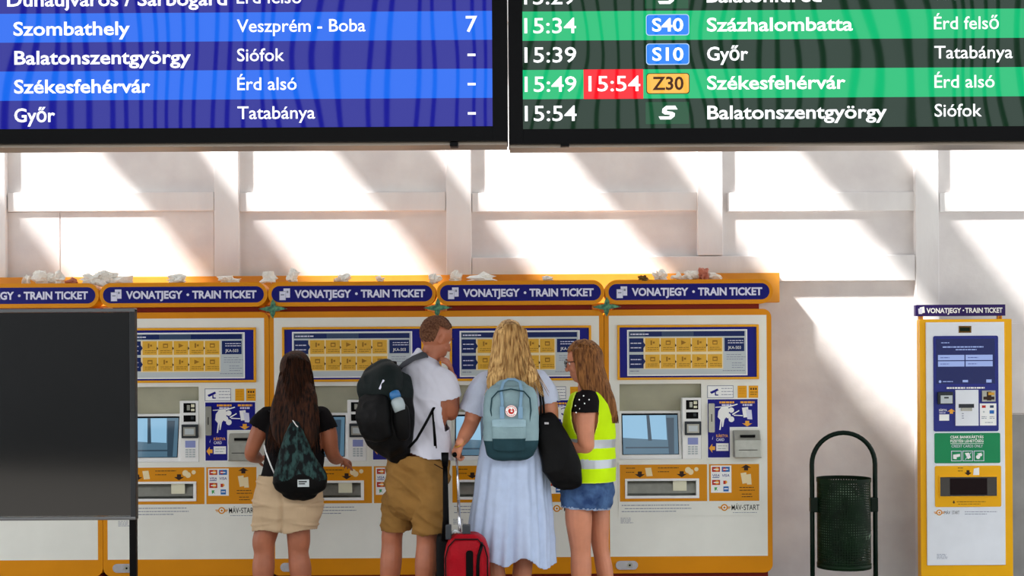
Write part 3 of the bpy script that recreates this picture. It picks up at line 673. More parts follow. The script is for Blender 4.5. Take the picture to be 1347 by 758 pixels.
for i, (px, w, h, mt, lb) in enumerate(lit):
    rd = random.Random(i); bm = bmesh.new(); bmesh.ops.create_icosphere(bm, subdivisions=3 if i % 3 else 2, radius=.5)
    for v in bm.verts:
        n = vnoise(np.array([[v.co.x*3+i*9, v.co.y*3, v.co.z*3]]), i)[0]; n2 = vnoise(np.array([[v.co.x*7+i*9, v.co.y*7, v.co.z*7]]), i+3)[0]
        v.co *= max(.25, 1+.8*n+.75*n2)
    me = bpy.data.meshes.new('paper_scrap'); bm.to_mesh(me); bm.free(); me.materials.append(MATS[mt])
    o = bpy.data.objects.new('paper_scrap' if 'leaf' not in lb else 'dry_leaf', me); C.objects.link(o)
    o.scale = (w*SM, .035+.02*rd.random(), h*1.25*SM); yy = YM-.01+rd.uniform(-.01, .05)
    o.location = ((px+.6-673.5)*SM, yy if 'front edge' not in lb else YM-.045, mz(368.4)+h*.45*SM)
    tag(o, lb, 'litter' if 'leaf' not in lb else 'leaf')

# ------------------------------------------------------------------ slim kiosk at right
YK = -.45; SK = (YK-CAMY)/FPX; KC = 1269
def make_kiosk():
    global SM, MX, mz
    loc = Vector(((KC-673.5)*SK, YK, 0)); t = empty('card_ticket_kiosk', loc, 'slim yellow and white card-only ticket kiosk at the right end of the wall', 'ticket kiosk')
    o_SM, o_MX, o_mz = SM, MX, mz; SM, MX = SK, KC
    mz = lambda py: HC+(470-(py+3.6))*SK
    m = MB(); m.prism(rrect(mx(1210), mx(1331), mz(770), mz(420), .008, 3), .0, .07, 'kyellow'); m.box(mx(1236), mx(1320), .07, .40, mz(769), mz(432), 'bezel'); m.build('housing', t, bevel=.004)
    m = MB(); m.box(mx(1240), mx(1316), .03, .38, 0, mz(769), 'blk'); m.build('base_plinth', t)
    m = MB(); mbox(m, 1217.5, 1320.5, 424, 743.5, -.012, 0, 'kwhite'); m.build('front_panel', t, bevel=.003)
    m = MB(); mbox(m, 1207.5, 1326.5, 400.5, 415.5, .05, .09, 'violet'); hs = m.build('header_sign', t)
    m = MB(); text(m, 'VONATJEGY', mx(1222), mx(1268), mz(411.6), 6.8*SM, .048, 'pwhite', .03); m.disc(mx(1270.8), mz(408.2), 1.1*SM, .048, 'pwhite', 8)
    text(m, 'TRAIN', mx(1273), mx(1296.5), mz(411.6), 6.8*SM, .048, 'pwhite', .03); text(m, 'TICKET', mx(1298.5), mx(1322.5), mz(411.6), 6.8*SM, .048, 'pwhite', .03)
    mpoly(m, [(1213, 404), (1219, 402.8), (1220, 411), (1214, 412)], 'pwhite', .048); mpoly(m, [(1211, 405.5), (1216, 405), (1216.5, 412.6), (1211.5, 412.6)], 'letter', .0475); m.build('sign_lettering', hs)
    for x in (1212.5, 1317):
        m = MB(); mbox(m, x, x+2, 415, 421, .055, .085, 'orange'); mbox(m, x+3.4, x+5.4, 415, 421, .055, .085, 'orange'); m.build('sign_bracket', t)
    m = MB(); mbox(m, 1260.5, 1277, 429, 438, -.014, 0, 'paperbrown'); mrect(m, 1262, 1275, 431, 436, 'bingreen', -.0148); m.build('camera_window', t)
    m = MB(); m.prism(rrect(mx(1226.8), mx(1312), mz(567.5), mz(442), .012, 5), -.016, -.012, 'kblue'); bp = m.build('screen_panel', t)
    m = MB(); mrect(m, 1230.5, 1307.5, 446, 505, 'kscr', -.0165); 
    for x0, x1 in ((1232.8, 1267.5), (1269, 1304.5)):
        for y0 in (467, 475.3): mrect(m, x0, x1, y0, y0+7, 'kbtn', -.0172); lines(m, x0+3, x0+17, (y0+3.6,), 'kblue', -.0176, .8, int(x0+y0))
    lines(m, 1239, 1310, (456.6,), 'kbtn', -.0172, 1.6, 41); lines(m, 1256, 1288, (460.2,), 'kbtn', -.0172, 1.3, 42); lines(m, 1237, 1250, (451,), 'kbtn', -.0172, 1, 43)
    m.disc(mx(1235.3), mz(502), 1.8*SM, -.0172, 'kbtn', 10); lines(m, 1239, 1255, (502,), 'kbtn', -.0172, 1, 44); mrect(m, 1296, 1303, 499.5, 503.5, 'kbtn', -.0172); mrect(m, 1265, 1272, 500, 503, 'kbtn', -.0172)
    m.build('touch_screen', bp)
    m = MB(); text(m, 'MÁV', mx(1245), mx(1256), mz(511.8), 2.6*SM, -.017, 'pwhite', .02) if 0 else None
    lines(m, 1244, 1275, (510.4,), 'pwhite', -.017, 2.2, 45); lines(m, 1270, 1300, (510.4,), 'pwhite', -.017, 2.0, 46); text(m, 'KÁRTYA', mx(1233.8), mx(1244), mz(541), 3*SM, -.017, 'pwhite', .02); lines(m, 1234, 1243, (543,), 'letter', -.017, 1, 47)
    arrow(m, 1250, 541, 10.5, 6.5, 'u', 'logoOr', -.017); mrect(m, 1234, 1247, 545, 553.3, 'pwhite', -.017)
    m.build('panel_print', bp)['kind'] = 'stuff'
    m = MB(); mbox(m, 1231.5, 1251, 515.5, 531.5, -.04, -.016, 'bezel'); mrect(m, 1234.5, 1250, 520, 530.5, 'poster', -.041); mrect(m, 1239, 1245, 522, 524, 'bezel', -.0415); m.build('card_reader', bp, bevel=.003)
    m = MB(); mbox(m, 1255, 1285, 513, 560, -.026, -.016, 'kwhite'); mbox(m, 1259, 1279, 531.5, 536.5, -.028, -.02, 'bezel'); mbox(m, 1262, 1276, 536.5, 540.5, -.034, -.02, 'steel'); lines(m, 1263, 1266, (544, 547, 550), 'greyink', -.0268, 1, 48); m.build('pin_pad', bp)
    m = MB(); mbox(m, 1290, 1307.5, 514, 528.5, -.024, -.016, 'steel'); mrect(m, 1296, 1302, 515.5, 527, 'ink', -.0248); mrect(m, 1291.5, 1306, 522, 526, 'ink', -.0246); mrect(m, 1298, 1306, 516.5, 520, 'gold', -.0254); m.build('barcode_reader', bp)
    m = MB(); mrect(m, 1287.3, 1309, 531, 560, 'pwhite', -.017); mrect(m, 1290, 1295, 533.5, 536.8, 'logoRed', -.0175); mrect(m, 1300.5, 1305.5, 533.5, 536.8, 'slate', -.0175); mrect(m, 1300, 1306, 540, 544.5, 'logoBlue', -.0175); m.disc(mx(1292.5), mz(542), 1.3*SM, -.0175, 'poster', 8)
    lines(m, 1289.5, 1297, (548.5, 550.5), 'greyink', -.0175, .8, 49); lines(m, 1300, 1308, (548.5, 550.5), 'greyink', -.0175, .8, 50); lines(m, 1294, 1306, (556,), 'greyink', -.0175, .8, 51); m.build('card_logos', bp)['kind'] = 'stuff'
    m = MB(); m.prism(rrect(mx(1227.7), mx(1314), mz(609.3), mz(569.7), .01, 4), -.015, -.012, 'green'); gp = m.build('green_panel', t)
    m = MB(); text(m, 'CSAK BANKKÁRTYÁS', mx(1248.5), mx(1292), mz(576.8), 3.6*SM, -.0156, 'pwhite', .02); text(m, 'FIZETÉSI LEHETŐSÉG', mx(1248.5), mx(1292), mz(582), 3.6*SM, -.0156, 'pwhite', .02)
    mrect(m, 1248.5, 1292, 583.2, 583.8, 'pwhite', -.0156); text(m, 'CREDIT CARDS ONLY', mx(1250), mx(1291), mz(588.6), 3.6*SM, -.0156, 'letter', .0)
    for k in range(3):
        x = 1249.5+k*14.8; mrect(m, x, x+13.6, 593, 606.6, 'letter', -.0156); mrect(m, x+.8, x+12.8, 593.8, 605.8, 'green', -.016)
        if k == 0: mpoly(m, [(x+2.5, 598), (x+11.5, 597), (x+11.5, 600.5), (x+7, 601.5), (x+7, 604), (x+2.5, 603.5)], 'pwhite', -.0164)
        elif k == 1: mpoly(m, [(x+3, 596), (x+8.5, 595.5), (x+11, 602), (x+7, 604)], 'pwhite', -.0164); mpoly(m, [(x+3, 604.4), (x+11, 595), (x+11.6, 595.6), (x+3.6, 605)], 'letter', -.0168)
        else: m.disc(mx(x+5.6), mz(601.2), 2.8*SM, -.0164, 'pwhite', 10); m.disc(mx(x+9), mz(598.4), 2.1*SM, -.0164, 'pwhite', 10); mpoly(m, [(x+4, 597), (x+11, 595.5), (x+6.6, 598.6)], 'pwhite', -.0166)
    m.build('green_panel_print', gp)['kind'] = 'stuff'
    m = MB()
    pts = rrect(mx(1228), mx(1314.8), mz(666.8), mz(612.8), .01, 4)
    m.prism(pts, -.016, -.012, 'kyellow'); op = m.build('tray_panel', t)
    m = MB(); q = -.0166; mpoly(m, [(1279, 616.5), (1286, 615), (1286, 625), (1278, 625)], 'pwhite', q); arrow(m, 1271.3, 622, 10, 7, 'd', 'ink', q); lines(m, 1258, 1266, (615.5, 619.5), 'ink', q, .8, 52)
    lines(m, 1256, 1300, (660,), 'ink', q, .7, 53); lines(m, 1258, 1290, (663,), 'ink', q, .6, 54); arrow(m, 1252.5, 660.5, 4, 4, 'd', 'ink', q); m.build('tray_print', op)['kind'] = 'stuff'
    m = MB(); mbox(m, 1233, 1310, 626, 654, -.022, -.012, 'kyellow'); mbox(m, 1234.3, 1308.8, 627.3, 652.6, -.0225, -.014, 'blkgloss'); mrect(m, 1247, 1296, 629, 651, 'sdark', -.0229); m.build('tray_window', op, bevel=.001)
    m = MB(); q = -.0126; emblem(m, 1233.5, 674, .85, q); text(m, 'MÁV', mx(1240), mx(1248), mz(676.2), 4.2*SM, q, 'blk', 0); text(m, 'START', mx(1250), mx(1260), mz(676.2), 4.2*SM, q, 'blk', 0)
    lines(m, 1267, 1315, (673.3,), 'greyink', q, .8, 55); lines(m, 1267, 1300, (676.3,), 'greyink', q, .8, 56)
    for k in range(4): lines(m, 1230, 1246, (729+k*1.8,), 'greyink', q, .7, 57+k)
    m.build('label_print', t)['kind'] = 'stuff'
    SM, MX, mz = o_SM, o_MX, o_mz
make_kiosk()

# ------------------------------------------------------------------ litter bin
def make_bin():
    Y = -1.0; a = P(1068.5, 700, Y); b = P(1151.5, 700, Y); cx = (a.x+b.x)/2; R = (b.x-a.x)/2; zt = P(1110, 569.5, Y).z
    t = empty('litter_bin', (cx, Y, 0), 'green wire-mesh litter bin hanging in an arched hoop stand', 'bin')
    pts = [(-R, 0, 0), (-R, 0, .4)]+[(-R*math.cos(PI*k/20), 0, zt-R+R*math.sin(PI*k/20)) for k in range(21)]+[(R, 0, .4), (R, 0, 0)]
    m = MB(); m.tube(pts, .0145, 'hoopgreen', 14, hint=(0, 1, 0)); m.build('hoop_frame', t)
    m = MB(); m.tube([(-R, 0, .0), (-R, 0, .012)], .045, 'hoopgreen', 14); m.tube([(R, 0, .0), (R, 0, .012)], .045, 'hoopgreen', 14); m.build('floor_flange', t)
    r = P(1144.5, 690, Y).x-P(1110, 690, Y).x; z0, z1 = P(1110, 741, Y).z, P(1110, 632, Y).z
    m = MB(); nu, nv = 64, 33; w = .30
    def cyl(u, v, rr=r): th = 2*PI*u/nu; return (rr*math.cos(th), rr*math.sin(th), z0+(z1-z0)*v/nv)
    for i in range(nu):
        for j in range(nv):
            o_ = [cyl(i, j), cyl(i+1, j), cyl(i+1, j+1), cyl(i, j+1)]; n_ = [cyl(i+w, j+w), cyl(i+1-w, j+w), cyl(i+1-w, j+1-w), cyl(i+w, j+1-w)]
            m.add(o_+n_, [(0,1,5,4), (1,2,6,5), (2,3,7,6), (3,0,4,7)], 'bingreen')
    m.build('mesh_basket', t)
    for zc, h in ((z1+.004, .012), (z0-.012, .014)):
        m = MB(); pts = [(0, 0, zc-h), (0, 0, zc+h)]; m.tube(pts, r+.003, 'bingreen', 48, cap=(zc < z1)); m.build('basket_rim' if zc > z1 else 'basket_base', t)
    bl = Blob(); bl.tube([(Vector((0, 0, z0+.14)), r*.85, r*.85), (Vector((.01, 0, z0+.2)), r*.9, r*.9), (Vector((-.02, 0, z0+.4)), r*.7, r*.75), (Vector((-.04, 0, z0+.46)), .04, .04)], n=20)
    lo = bl.build('bin_liner', 'bag_litter', None, .01, 2, disp=[folds(.012, (14, 14, 14), 3)]); lo.parent = t
    for s in (-1, 1):
        m = MB(); x0, x1 = sorted((s*(r-.002), s*(R+.014))); zc = P(1110, 664, Y).z
        m.box(x0, x1, -.022, .022, zc-.045, zc+.045, 'hoopgreen'); m.build('pivot_bracket', t, bevel=.006)
make_bin()

# ------------------------------------------------------------------ black display board at left
def make_stand():
    Y = -2.4; a = P(-70, 545, Y); b = P(178.8, 545, Y); zt = P(60, 406.5, Y).z; zb = P(60, 684.5, Y).z; cx = (a.x+b.x)/2; hw = (b.x-a.x)/2
    t = empty('display_stand', (cx, Y, 0), 'black blank display board on legs standing at the left edge', 'display board')
    m = MB(); m.box(-hw+.02, hw-.02, .0, .03, zb+.02, zt-.02, 'blkgloss'); m.build('panel', t)
    m = MB(); fr = .027
    m.box(-hw, hw, -.015, .035, zt-.018, zt, 'steel2'); m.box(-hw, hw, -.015, .035, zb, zb+.016, 'steel2'); m.box(-hw, -hw+fr, -.014, .035, zb, zt, 'frame'); m.box(hw-fr, hw, -.014, .035, zb+.002, zt-.004, 'frame')
    m.build('frame', t, bevel=.003)
    for x in (hw-.021, -hw+.021):
        m = MB(); m.box(x-.017, x+.017, .0, .034, .0, zb, 'blk'); m.build('leg', t, bevel=.002)
        m = MB(); m.box(x-.02, x+.02, -.25, .28, .0, .03, 'blk'); m.build('foot', t, bevel=.004)
mat('frame', (44, 46, 48), .35, .4); mat('steel2', (96, 98, 100), .3, .7)
make_stand()

# ------------------------------------------------------------------ people
V = Vector
def head(b, c, f, u, s=1.0, nose=1.0):
    f = f.normalized(); u = (u-f*u.dot(f)).normalized(); r = f.cross(u); ax = (r, f, u)
    b.ell(c+u*.022*s, (.074*s, .095*s, .098*s), ax, 24, 16)
    b.ell(c+f*.03*s-u*.045*s, (.062*s, .066*s, .078*s), ax, 20, 12)
    b.ell(c+f*.052*s-u*.09*s, (.036*s, .036*s, .028*s), ax)
    b.tube([(c+f*.088*s+u*.012*s, .009*s, .009*s), (c+f*.104*s-u*.012*s, .011*s, .011*s), (c+f*.112*s-u*.032*s, .0155*s, .012*s)], hint=r[:], n=12)
    b.ell(c+f*.088*s-u*.062*s, (.024*s, .012*s, .0065*s), ax, 12, 8); b.ell(c+f*.086*s-u*.073*s, (.021*s, .012*s, .0075*s), ax, 12, 8)
    b.ell(c+f*.08*s+u*.022*s, (.052*s, .016*s, .010*s), ax, 14, 8)
    for k in (-1, 1):
        e = c+r*(k*.076*s)-f*.004*s-u*.012*s
        b.ell(e, (.009*s, .019*s, .032*s), (r, (f-u*.15).normalized(), (u+f*.15).normalized()), 14, 10)
        b.ell(c+r*(k*.045*s)+f*.06*s-u*.032*s, (.024*s, .022*s, .026*s), ax, 12, 8)
    return f, u, r
def eyes(par, c, f, u, r, s=1.0, brow='hairshort'):
    for k in (-1, 1):
        e = c+r*(k*.031*s)+f*.0745*s+u*.003*s; m = MB()
        for (rad, off, mt) in ((.0115, 0, 'eyew'), (.0065, .0062, 'iris')):
            bm = bmesh.new(); bmesh.ops.create_icosphere(bm, subdivisions=3, radius=rad*s); q = e+f*off*s
            bm.verts.index_update(); m.add([v.co+q for v in bm.verts], [[v.index for v in fc.verts] for fc in bm.faces], mt, True); bm.free()
        kid(m.build('eye'), par)
        m = MB(); m.tube([c+r*(k*.014*s)+f*.099*s+u*.024*s, c+r*(k*.032*s)+f*.096*s+u*.029*s, c+r*(k*.052*s)+f*.083*s+u*.024*s], [.003*s, .004*s, .002*s], brow, 6); kid(m.build('eyebrow'), par)
def hand(b, w, d, n, side=1, curl=.35, s=1.0, spread=.12, thumb=None):
    """w wrist, d direction of the hand, n where the palm faces"""
    d = d.normalized(); n = (n-d*n.dot(d)).normalized(); l = d.cross(n)*side
    b.tube([(w-d*.02*s, .024*s, .019*s), (w+d*.01*s, .028*s, .018*s), (w+d*.045*s, .038*s, .016*s), (w+d*.082*s, .040*s, .013*s)], hint=l[:], n=14)
    for i, (o, L) in enumerate(((-.031, .060), (-.0105, .073), (.0105, .078), (.0305, .068))):
        p = w+d*.083*s+l*(o*s); a = 0.0; pts = [(p-d*.015*s, .0095*s, .0095*s), (p, .0092*s, .0092*s)]; sp = (d+l*(o*spread*25*.3)).normalized()
        for k, fr in enumerate((.42, .32, .26)):
            a += curl*(1.0 if k else .8)*(1+.12*(3-i)); q = sp*math.cos(a)+n*math.sin(a); p = p+q*(L*fr*s); pts.append((p, (.0088-.0009*k)*s, (.0088-.0009*k)*s))
        b.tube(pts, hint=l[:], n=10, k=3)
    th = thumb or (d*.62+l*.62+n*.45)
    th = th.normalized(); p0 = w+d*.022*s+l*.02*s+n*.004*s; p1 = p0+th*.038*s; p2 = p1+(th*.8+d*.45+n*.25).normalized()*.032*s; p3 = p2+(th*.45+d*.7+n*.4).normalized()*.025*s
    b.tube([(p0, .015*s, .014*s), (p1, .012*s, .0115*s), (p2, .0105*s, .0098*s), (p3, .0085*s, .008*s)], hint=n[:], n=12, k=3)
def limb(b, pts, n=16, hint=(1,0,0), **k): b.tube([(p, a, c) if len(q) == 0 else (p, a, q[0]) for p, a, c, *q in [(x[0], x[1], x[2] if len(x) > 2 else x[1]) for x in pts]], hint=hint, n=n, **k)
def foot(b, ank, d, s=1.0, shoe=None):
    d = V((d[0], d[1], 0)).normalized(); l = V((d.y, -d.x, 0))
    t = shoe or b
    t.tube([(V((ank.x, ank.y, .035))-d*.055*s, .030*s, .034), (V((ank.x, ank.y, .05))-d*.01*s, .036*s, .048), (V((ank.x, ank.y, .042))+d*.06*s, .042*s, .040), (V((ank.x, ank.y, .030))+d*.13*s, .045*s, .028), (V((ank.x, ank.y, .024))+d*.18*s, .034*s, .020)], hint=l[:], n=16)
def shoes(par, anks, d, mt, s=1.0):
    for a in anks:
        b = Blob(); foot(b, a, d, s*1.08); o = b.build('shoe', mt, par, .008, 2)
        m = MB(); dd = V((d[0], d[1], 0)).normalized(); 
def strands(name, par, mt, paths, r=.0022, n=4):
    m = MB()
    for p in paths: m.tube(p, [r*.9]+[r]*(len(p)-2)+[r*.4], mt, n, cap=False, flat=.8)
    return kid(m.build(name), par)
def belt_path(ctr, ru, rv, ang, out=1.0, hint=None): pass

# ---- woman in black at left --------------------------------------------------
def woman_black():
    Y = -1.35; p = lambda x, y, dy=0: P(x, y, Y+dy)
    t = empty('person', p(378, 700).xy.to_3d(), 'woman seen from behind in black t-shirt and beige knee-length shorts, long dark hair', 'person')
    hc = p(389, 492, .01); f = V((.12, 1, -.28)); b = Blob(); f, u, r = head(b, hc, f, V((0, 0, 1)), .97)
    b.tube([(hc-u*.05-f*.02, .05, .052), (p(388, 530), .052, .055), (p(388, 545), .07, .06)], n=16)
    b.tube([(p(388, 541), .07, .06), (p(388, 552), .15, .085), (p(388, 575), .165, .10), (p(388, 612), .14, .09), (p(381, 635), .15, .09), (p(379, 655), .15, .08)], n=24)
    # arms
    ls = p(348, 551); le = p(330.5, 596, .03); lw = p(341, 604, .24)
    limb(b, [(ls, .050), (p(340, 570, 0), .050), (le, .041), (p(336, 601, .13), .038), (lw, .026)])
    hand(b, lw, V((.5, .85, .1)), V((.3, 0, -1)), 1, .4, .92)
    rs = p(427, 553); re = p(436, 593, .04); rw = p(447, 605, .22)
    limb(b, [(rs, .052), (p(432, 570, 0), .052), (re, .043), (p(441, 603, .13), .038), (rw, .025)])
    hand(b, rw, V((.30, .93, -.12)), V((-.2, .1, -1)), -1, .45, .92)
    # legs
    an = []
    for kx, ky, (kn, kk), a, sg in ((353, 690, (347, 712), (346, 800), -1), (392, 690, (393, 712), (397, 800), 1)):
        A = p(a[0], a[1], .0); A.z = .085
        limb(b, [(p(kx, 668), .07, .07), (p(kx, ky), .070, .074), (p(kn, kk), .068, .07), (p(kn-.5*sg, 728), .060, .062), (p((kn+a[0])/2, 748, -.005), .066, .066), (p(a[0], 775), .050, .05), (A, .036, .04)]); an.append(A); foot(b, A, (sg*.15, 1), .92)
    b.build('body', 'skinB', t, .0052, 4)
    shoes(t, an, (0, 1), 'bagblack', .94)
    # t-shirt
    c = Blob(); c.tube([(p(388, 537), .085, .07), (p(388, 547), .158, .098), (p(388, 570), .182, .125), (p(388, 600), .172, .128), (p(386, 622), .178, .132), (p(384, 640), .19, .14), (p(383, 655), .19, .14)], n=28)
    for q, e, e2 in ((p(354, 549), p(344, 559, -.002), p(338, 570)), (p(422, 549), p(430, 562, -.002), p(434, 574))): c.tube([(q, .064, .064), (e, .066, .066), (e2, .062, .062)], n=18)
    la = (p(338, 570)-p(350, 549)).normalized(); ra = (p(434, 574)-p(424, 549)).normalized()
    hem = p(383, 640).z
    c.build('t_shirt', 'tee_black', t, .007, 3, [folds(.006, (9, 9, 6), 3)],
            anyof(beyond(p(340, 564), la, .085, .11), beyond(p(432.5, 567), ra, .085, .11), lambda co: co[:, 2] < hem+.028*np.sin(co[:, 0]*11+.6)+.01, lambda co: (np.linalg.norm((co-np.array(p(388, 533)[:]))*np.array([1, 1, 1.3]), axis=1) < .075)), .004)
    # shorts
    c = Blob(); c.tube([(p(381, 620), .168, .122), (p(380, 640), .193, .14), (p(379, 665), .206, .155), (p(377, 684), .19, .14)], n=28)
    for x, x2, x3 in ((355, 352, 350.5), (396, 395, 395)): c.tube([(p(x, 672), .098, .108), (p(x2, 690), .089, .098), (p(x3, 706), .083, .092)], n=20)
    zt, zb = p(380, 624).z, p(380, 698).z; cx = p(376, 690).x
    def crease(co, no):
        x = co[:, 0]-cx; z = co[:, 2]; k = np.abs(x)/.2
        w = np.zeros(len(co))
        for i, (zc, a) in enumerate(((p(0, 690).z, 1), (p(0, 676).z, .9), (p(0, 664).z, .8), (p(0, 650).z, .7))):
            w += a*np.exp(-((z-(zc+.03-.07*np.clip(k, 0, 1)**.7*(-1 if i % 2 else 1)*.6))/.006)**2)*np.clip(k*1.6-.25, 0, 1)
        g = np.exp(-((x+.012*np.clip((p(0, 655).z-z)/.2, 0, 1))/.011)**2)*np.clip((p(0, 648).z-z)/.08, 0, 1)
        return w*.008-g*.016
    c.build('shorts', 'shorts_beige', t, .0065, 3, [folds(.004, (7, 7, 12), 5), crease], lambda co: (co[:, 2] > zt) | (co[:, 2] < zb+.008*np.sin(co[:, 0]*25)), .005)
    # hair
    h = Blob(); h.ell(hc+u*.03-f*.012, (.092, .104, .105), (r, f, u), 24, 16)
    h.tube([(p(388, 496, -.02), .086, .07), (p(388, 510, -.055), .108, .06), (p(388, 528, -.085), .13, .05), (p(388, 550, -.115), .145, .04), (p(390, 572, -.135), .135, .03), (p(391, 590, -.14), .10, .02)], n=28, ex=2.3)
    fr = np.array((hc+f*.07)[:])
    h.build('hair', 'hairdark', t, .006, 3, [lambda co, no: .0045*vnoise(co*np.array([55, 30, 3.0])+np.array([0, 0, 0]), 9)+.006*vnoise(co*np.array([18, 12, 2.2]), 4)],
            lambda co: ((co-fr)@np.array(f[:]) > -.015) & (co[:, 2] < hc.z+.045))
    crown = hc+u*.138-f*.0; rd = random.Random(3); ps = []
    for i in range(260):
        k = rd.uniform(-1, 1); top = p(388, 476, -.075)+V((.07*k, .05*abs(k), -.02*abs(k))); L = rd.uniform(.75, 1.0); pts = []
        for j in range(9):
            q = j/8*L; w = .076+.074*q**.6+.003*q*q; z0 = p(0, 474).z*(1-q)+p(0, 600).z*q
            if j == 0: pts += [crown+V((k*.02, -.01, 0)), crown+V((k*.045, -.035, -.012-.018*k*k)), V((hc.x+k*.070, hc.y-.088+.05*k*k, p(0, 476).z+.030-.036*k*k))]
            pts.append(V((top.x+k*(w-.07)*1.0+.003*math.sin(j*.9+i)+(.012*k*q), p(0, 0, -.105-.072*q).y+.085*k*k*(1-.35*q)+rd.uniform(-.004, .004), z0-.03*k*k*(1-q))))
        ps.append(pts)
    strands('hair_strands', t, 'hairdark', ps, .0022)
    # drawstring bag on her back
    g = empty('drawstring_bag', p(390, 650, -.15), 'black drawstring bag with speckled blue-green pattern on the back of woman at left', 'bag')
    c = Blob(); c.tube([(p(388, 560, -.165), .030, .025), (p(388, 572, -.18), .055, .035), (p(389, 592, -.185), .088, .06), (p(391, 615, -.185), .128, .075), (p(394, 632, -.18), .160, .07), (p(394, 643, -.175), .140, .055), (p(394, 649, -.17), .10, .04)], n=28, ex=2.4)
    zl = p(0, 626).z
    c.build('bag_body', 'speck', g, .006, 3, [lambda co, no: .007*np.abs(vnoise(co*np.array([22, 16, 4.0]), 2)), folds(.003, (12, 12, 12), 8)], extra=('bagblack',), paint=lambda fc: (fc[:, 2] < zl+.02*np.sin(fc[:, 0]*30)).astype(int))
    m = MB(); q = p(399, 636, -.2525); s_ = .0052; m.box(-.033, .033, -.0, .004, -.021, .021, 'poster'); text(m, 'UNI', -.026, .012, -.002, .013, -.001, 'blk', .02) if 0 else None
    lines_b = [(-.026, .02, .006, .013), (-.026, .01, -.006, 0)]
    for x0, x1, z0, z1 in lines_b: m.rect(x0, x1, z0, z1, -.001, 'blk')
    o = m.build('label_patch', loc=q); o.rotation_euler = (.12, 0, .06); kid(o, g)
    m = MB()
    m.tube([p(388, 559, -.165), p(378, 556, -.13), p(362, 545, -.12), p(352, 540, -.04), p(350, 548, .09), p(349, 575, .10)], .004, 'bagblack', 8); kid(m.build('cord'), g); m = MB()
    m.tube([p(388, 559, -.165), p(398, 556, -.13), p(412, 547, -.12), p(423, 541, -.04), p(425, 550, .09), p(428, 580, .10)], .004, 'bagblack', 8); kid(m.build('cord'), g)
    m = MB(); m.tube([p(347.5, 586, -.08), p(350, 596, -.12), p(356, 612, -.14), p(364, 630, -.15)], .0048, 'pwhite', 8); o = kid(m.build('cord'), g); o['label'] = 'white cord'
    m = MB(); m.tube([p(385, 553, -.20), p(389, 559, -.2), p(392, 562, -.2)], .003, 'pwhite', 6); kid(m.build('cord_end'), g)

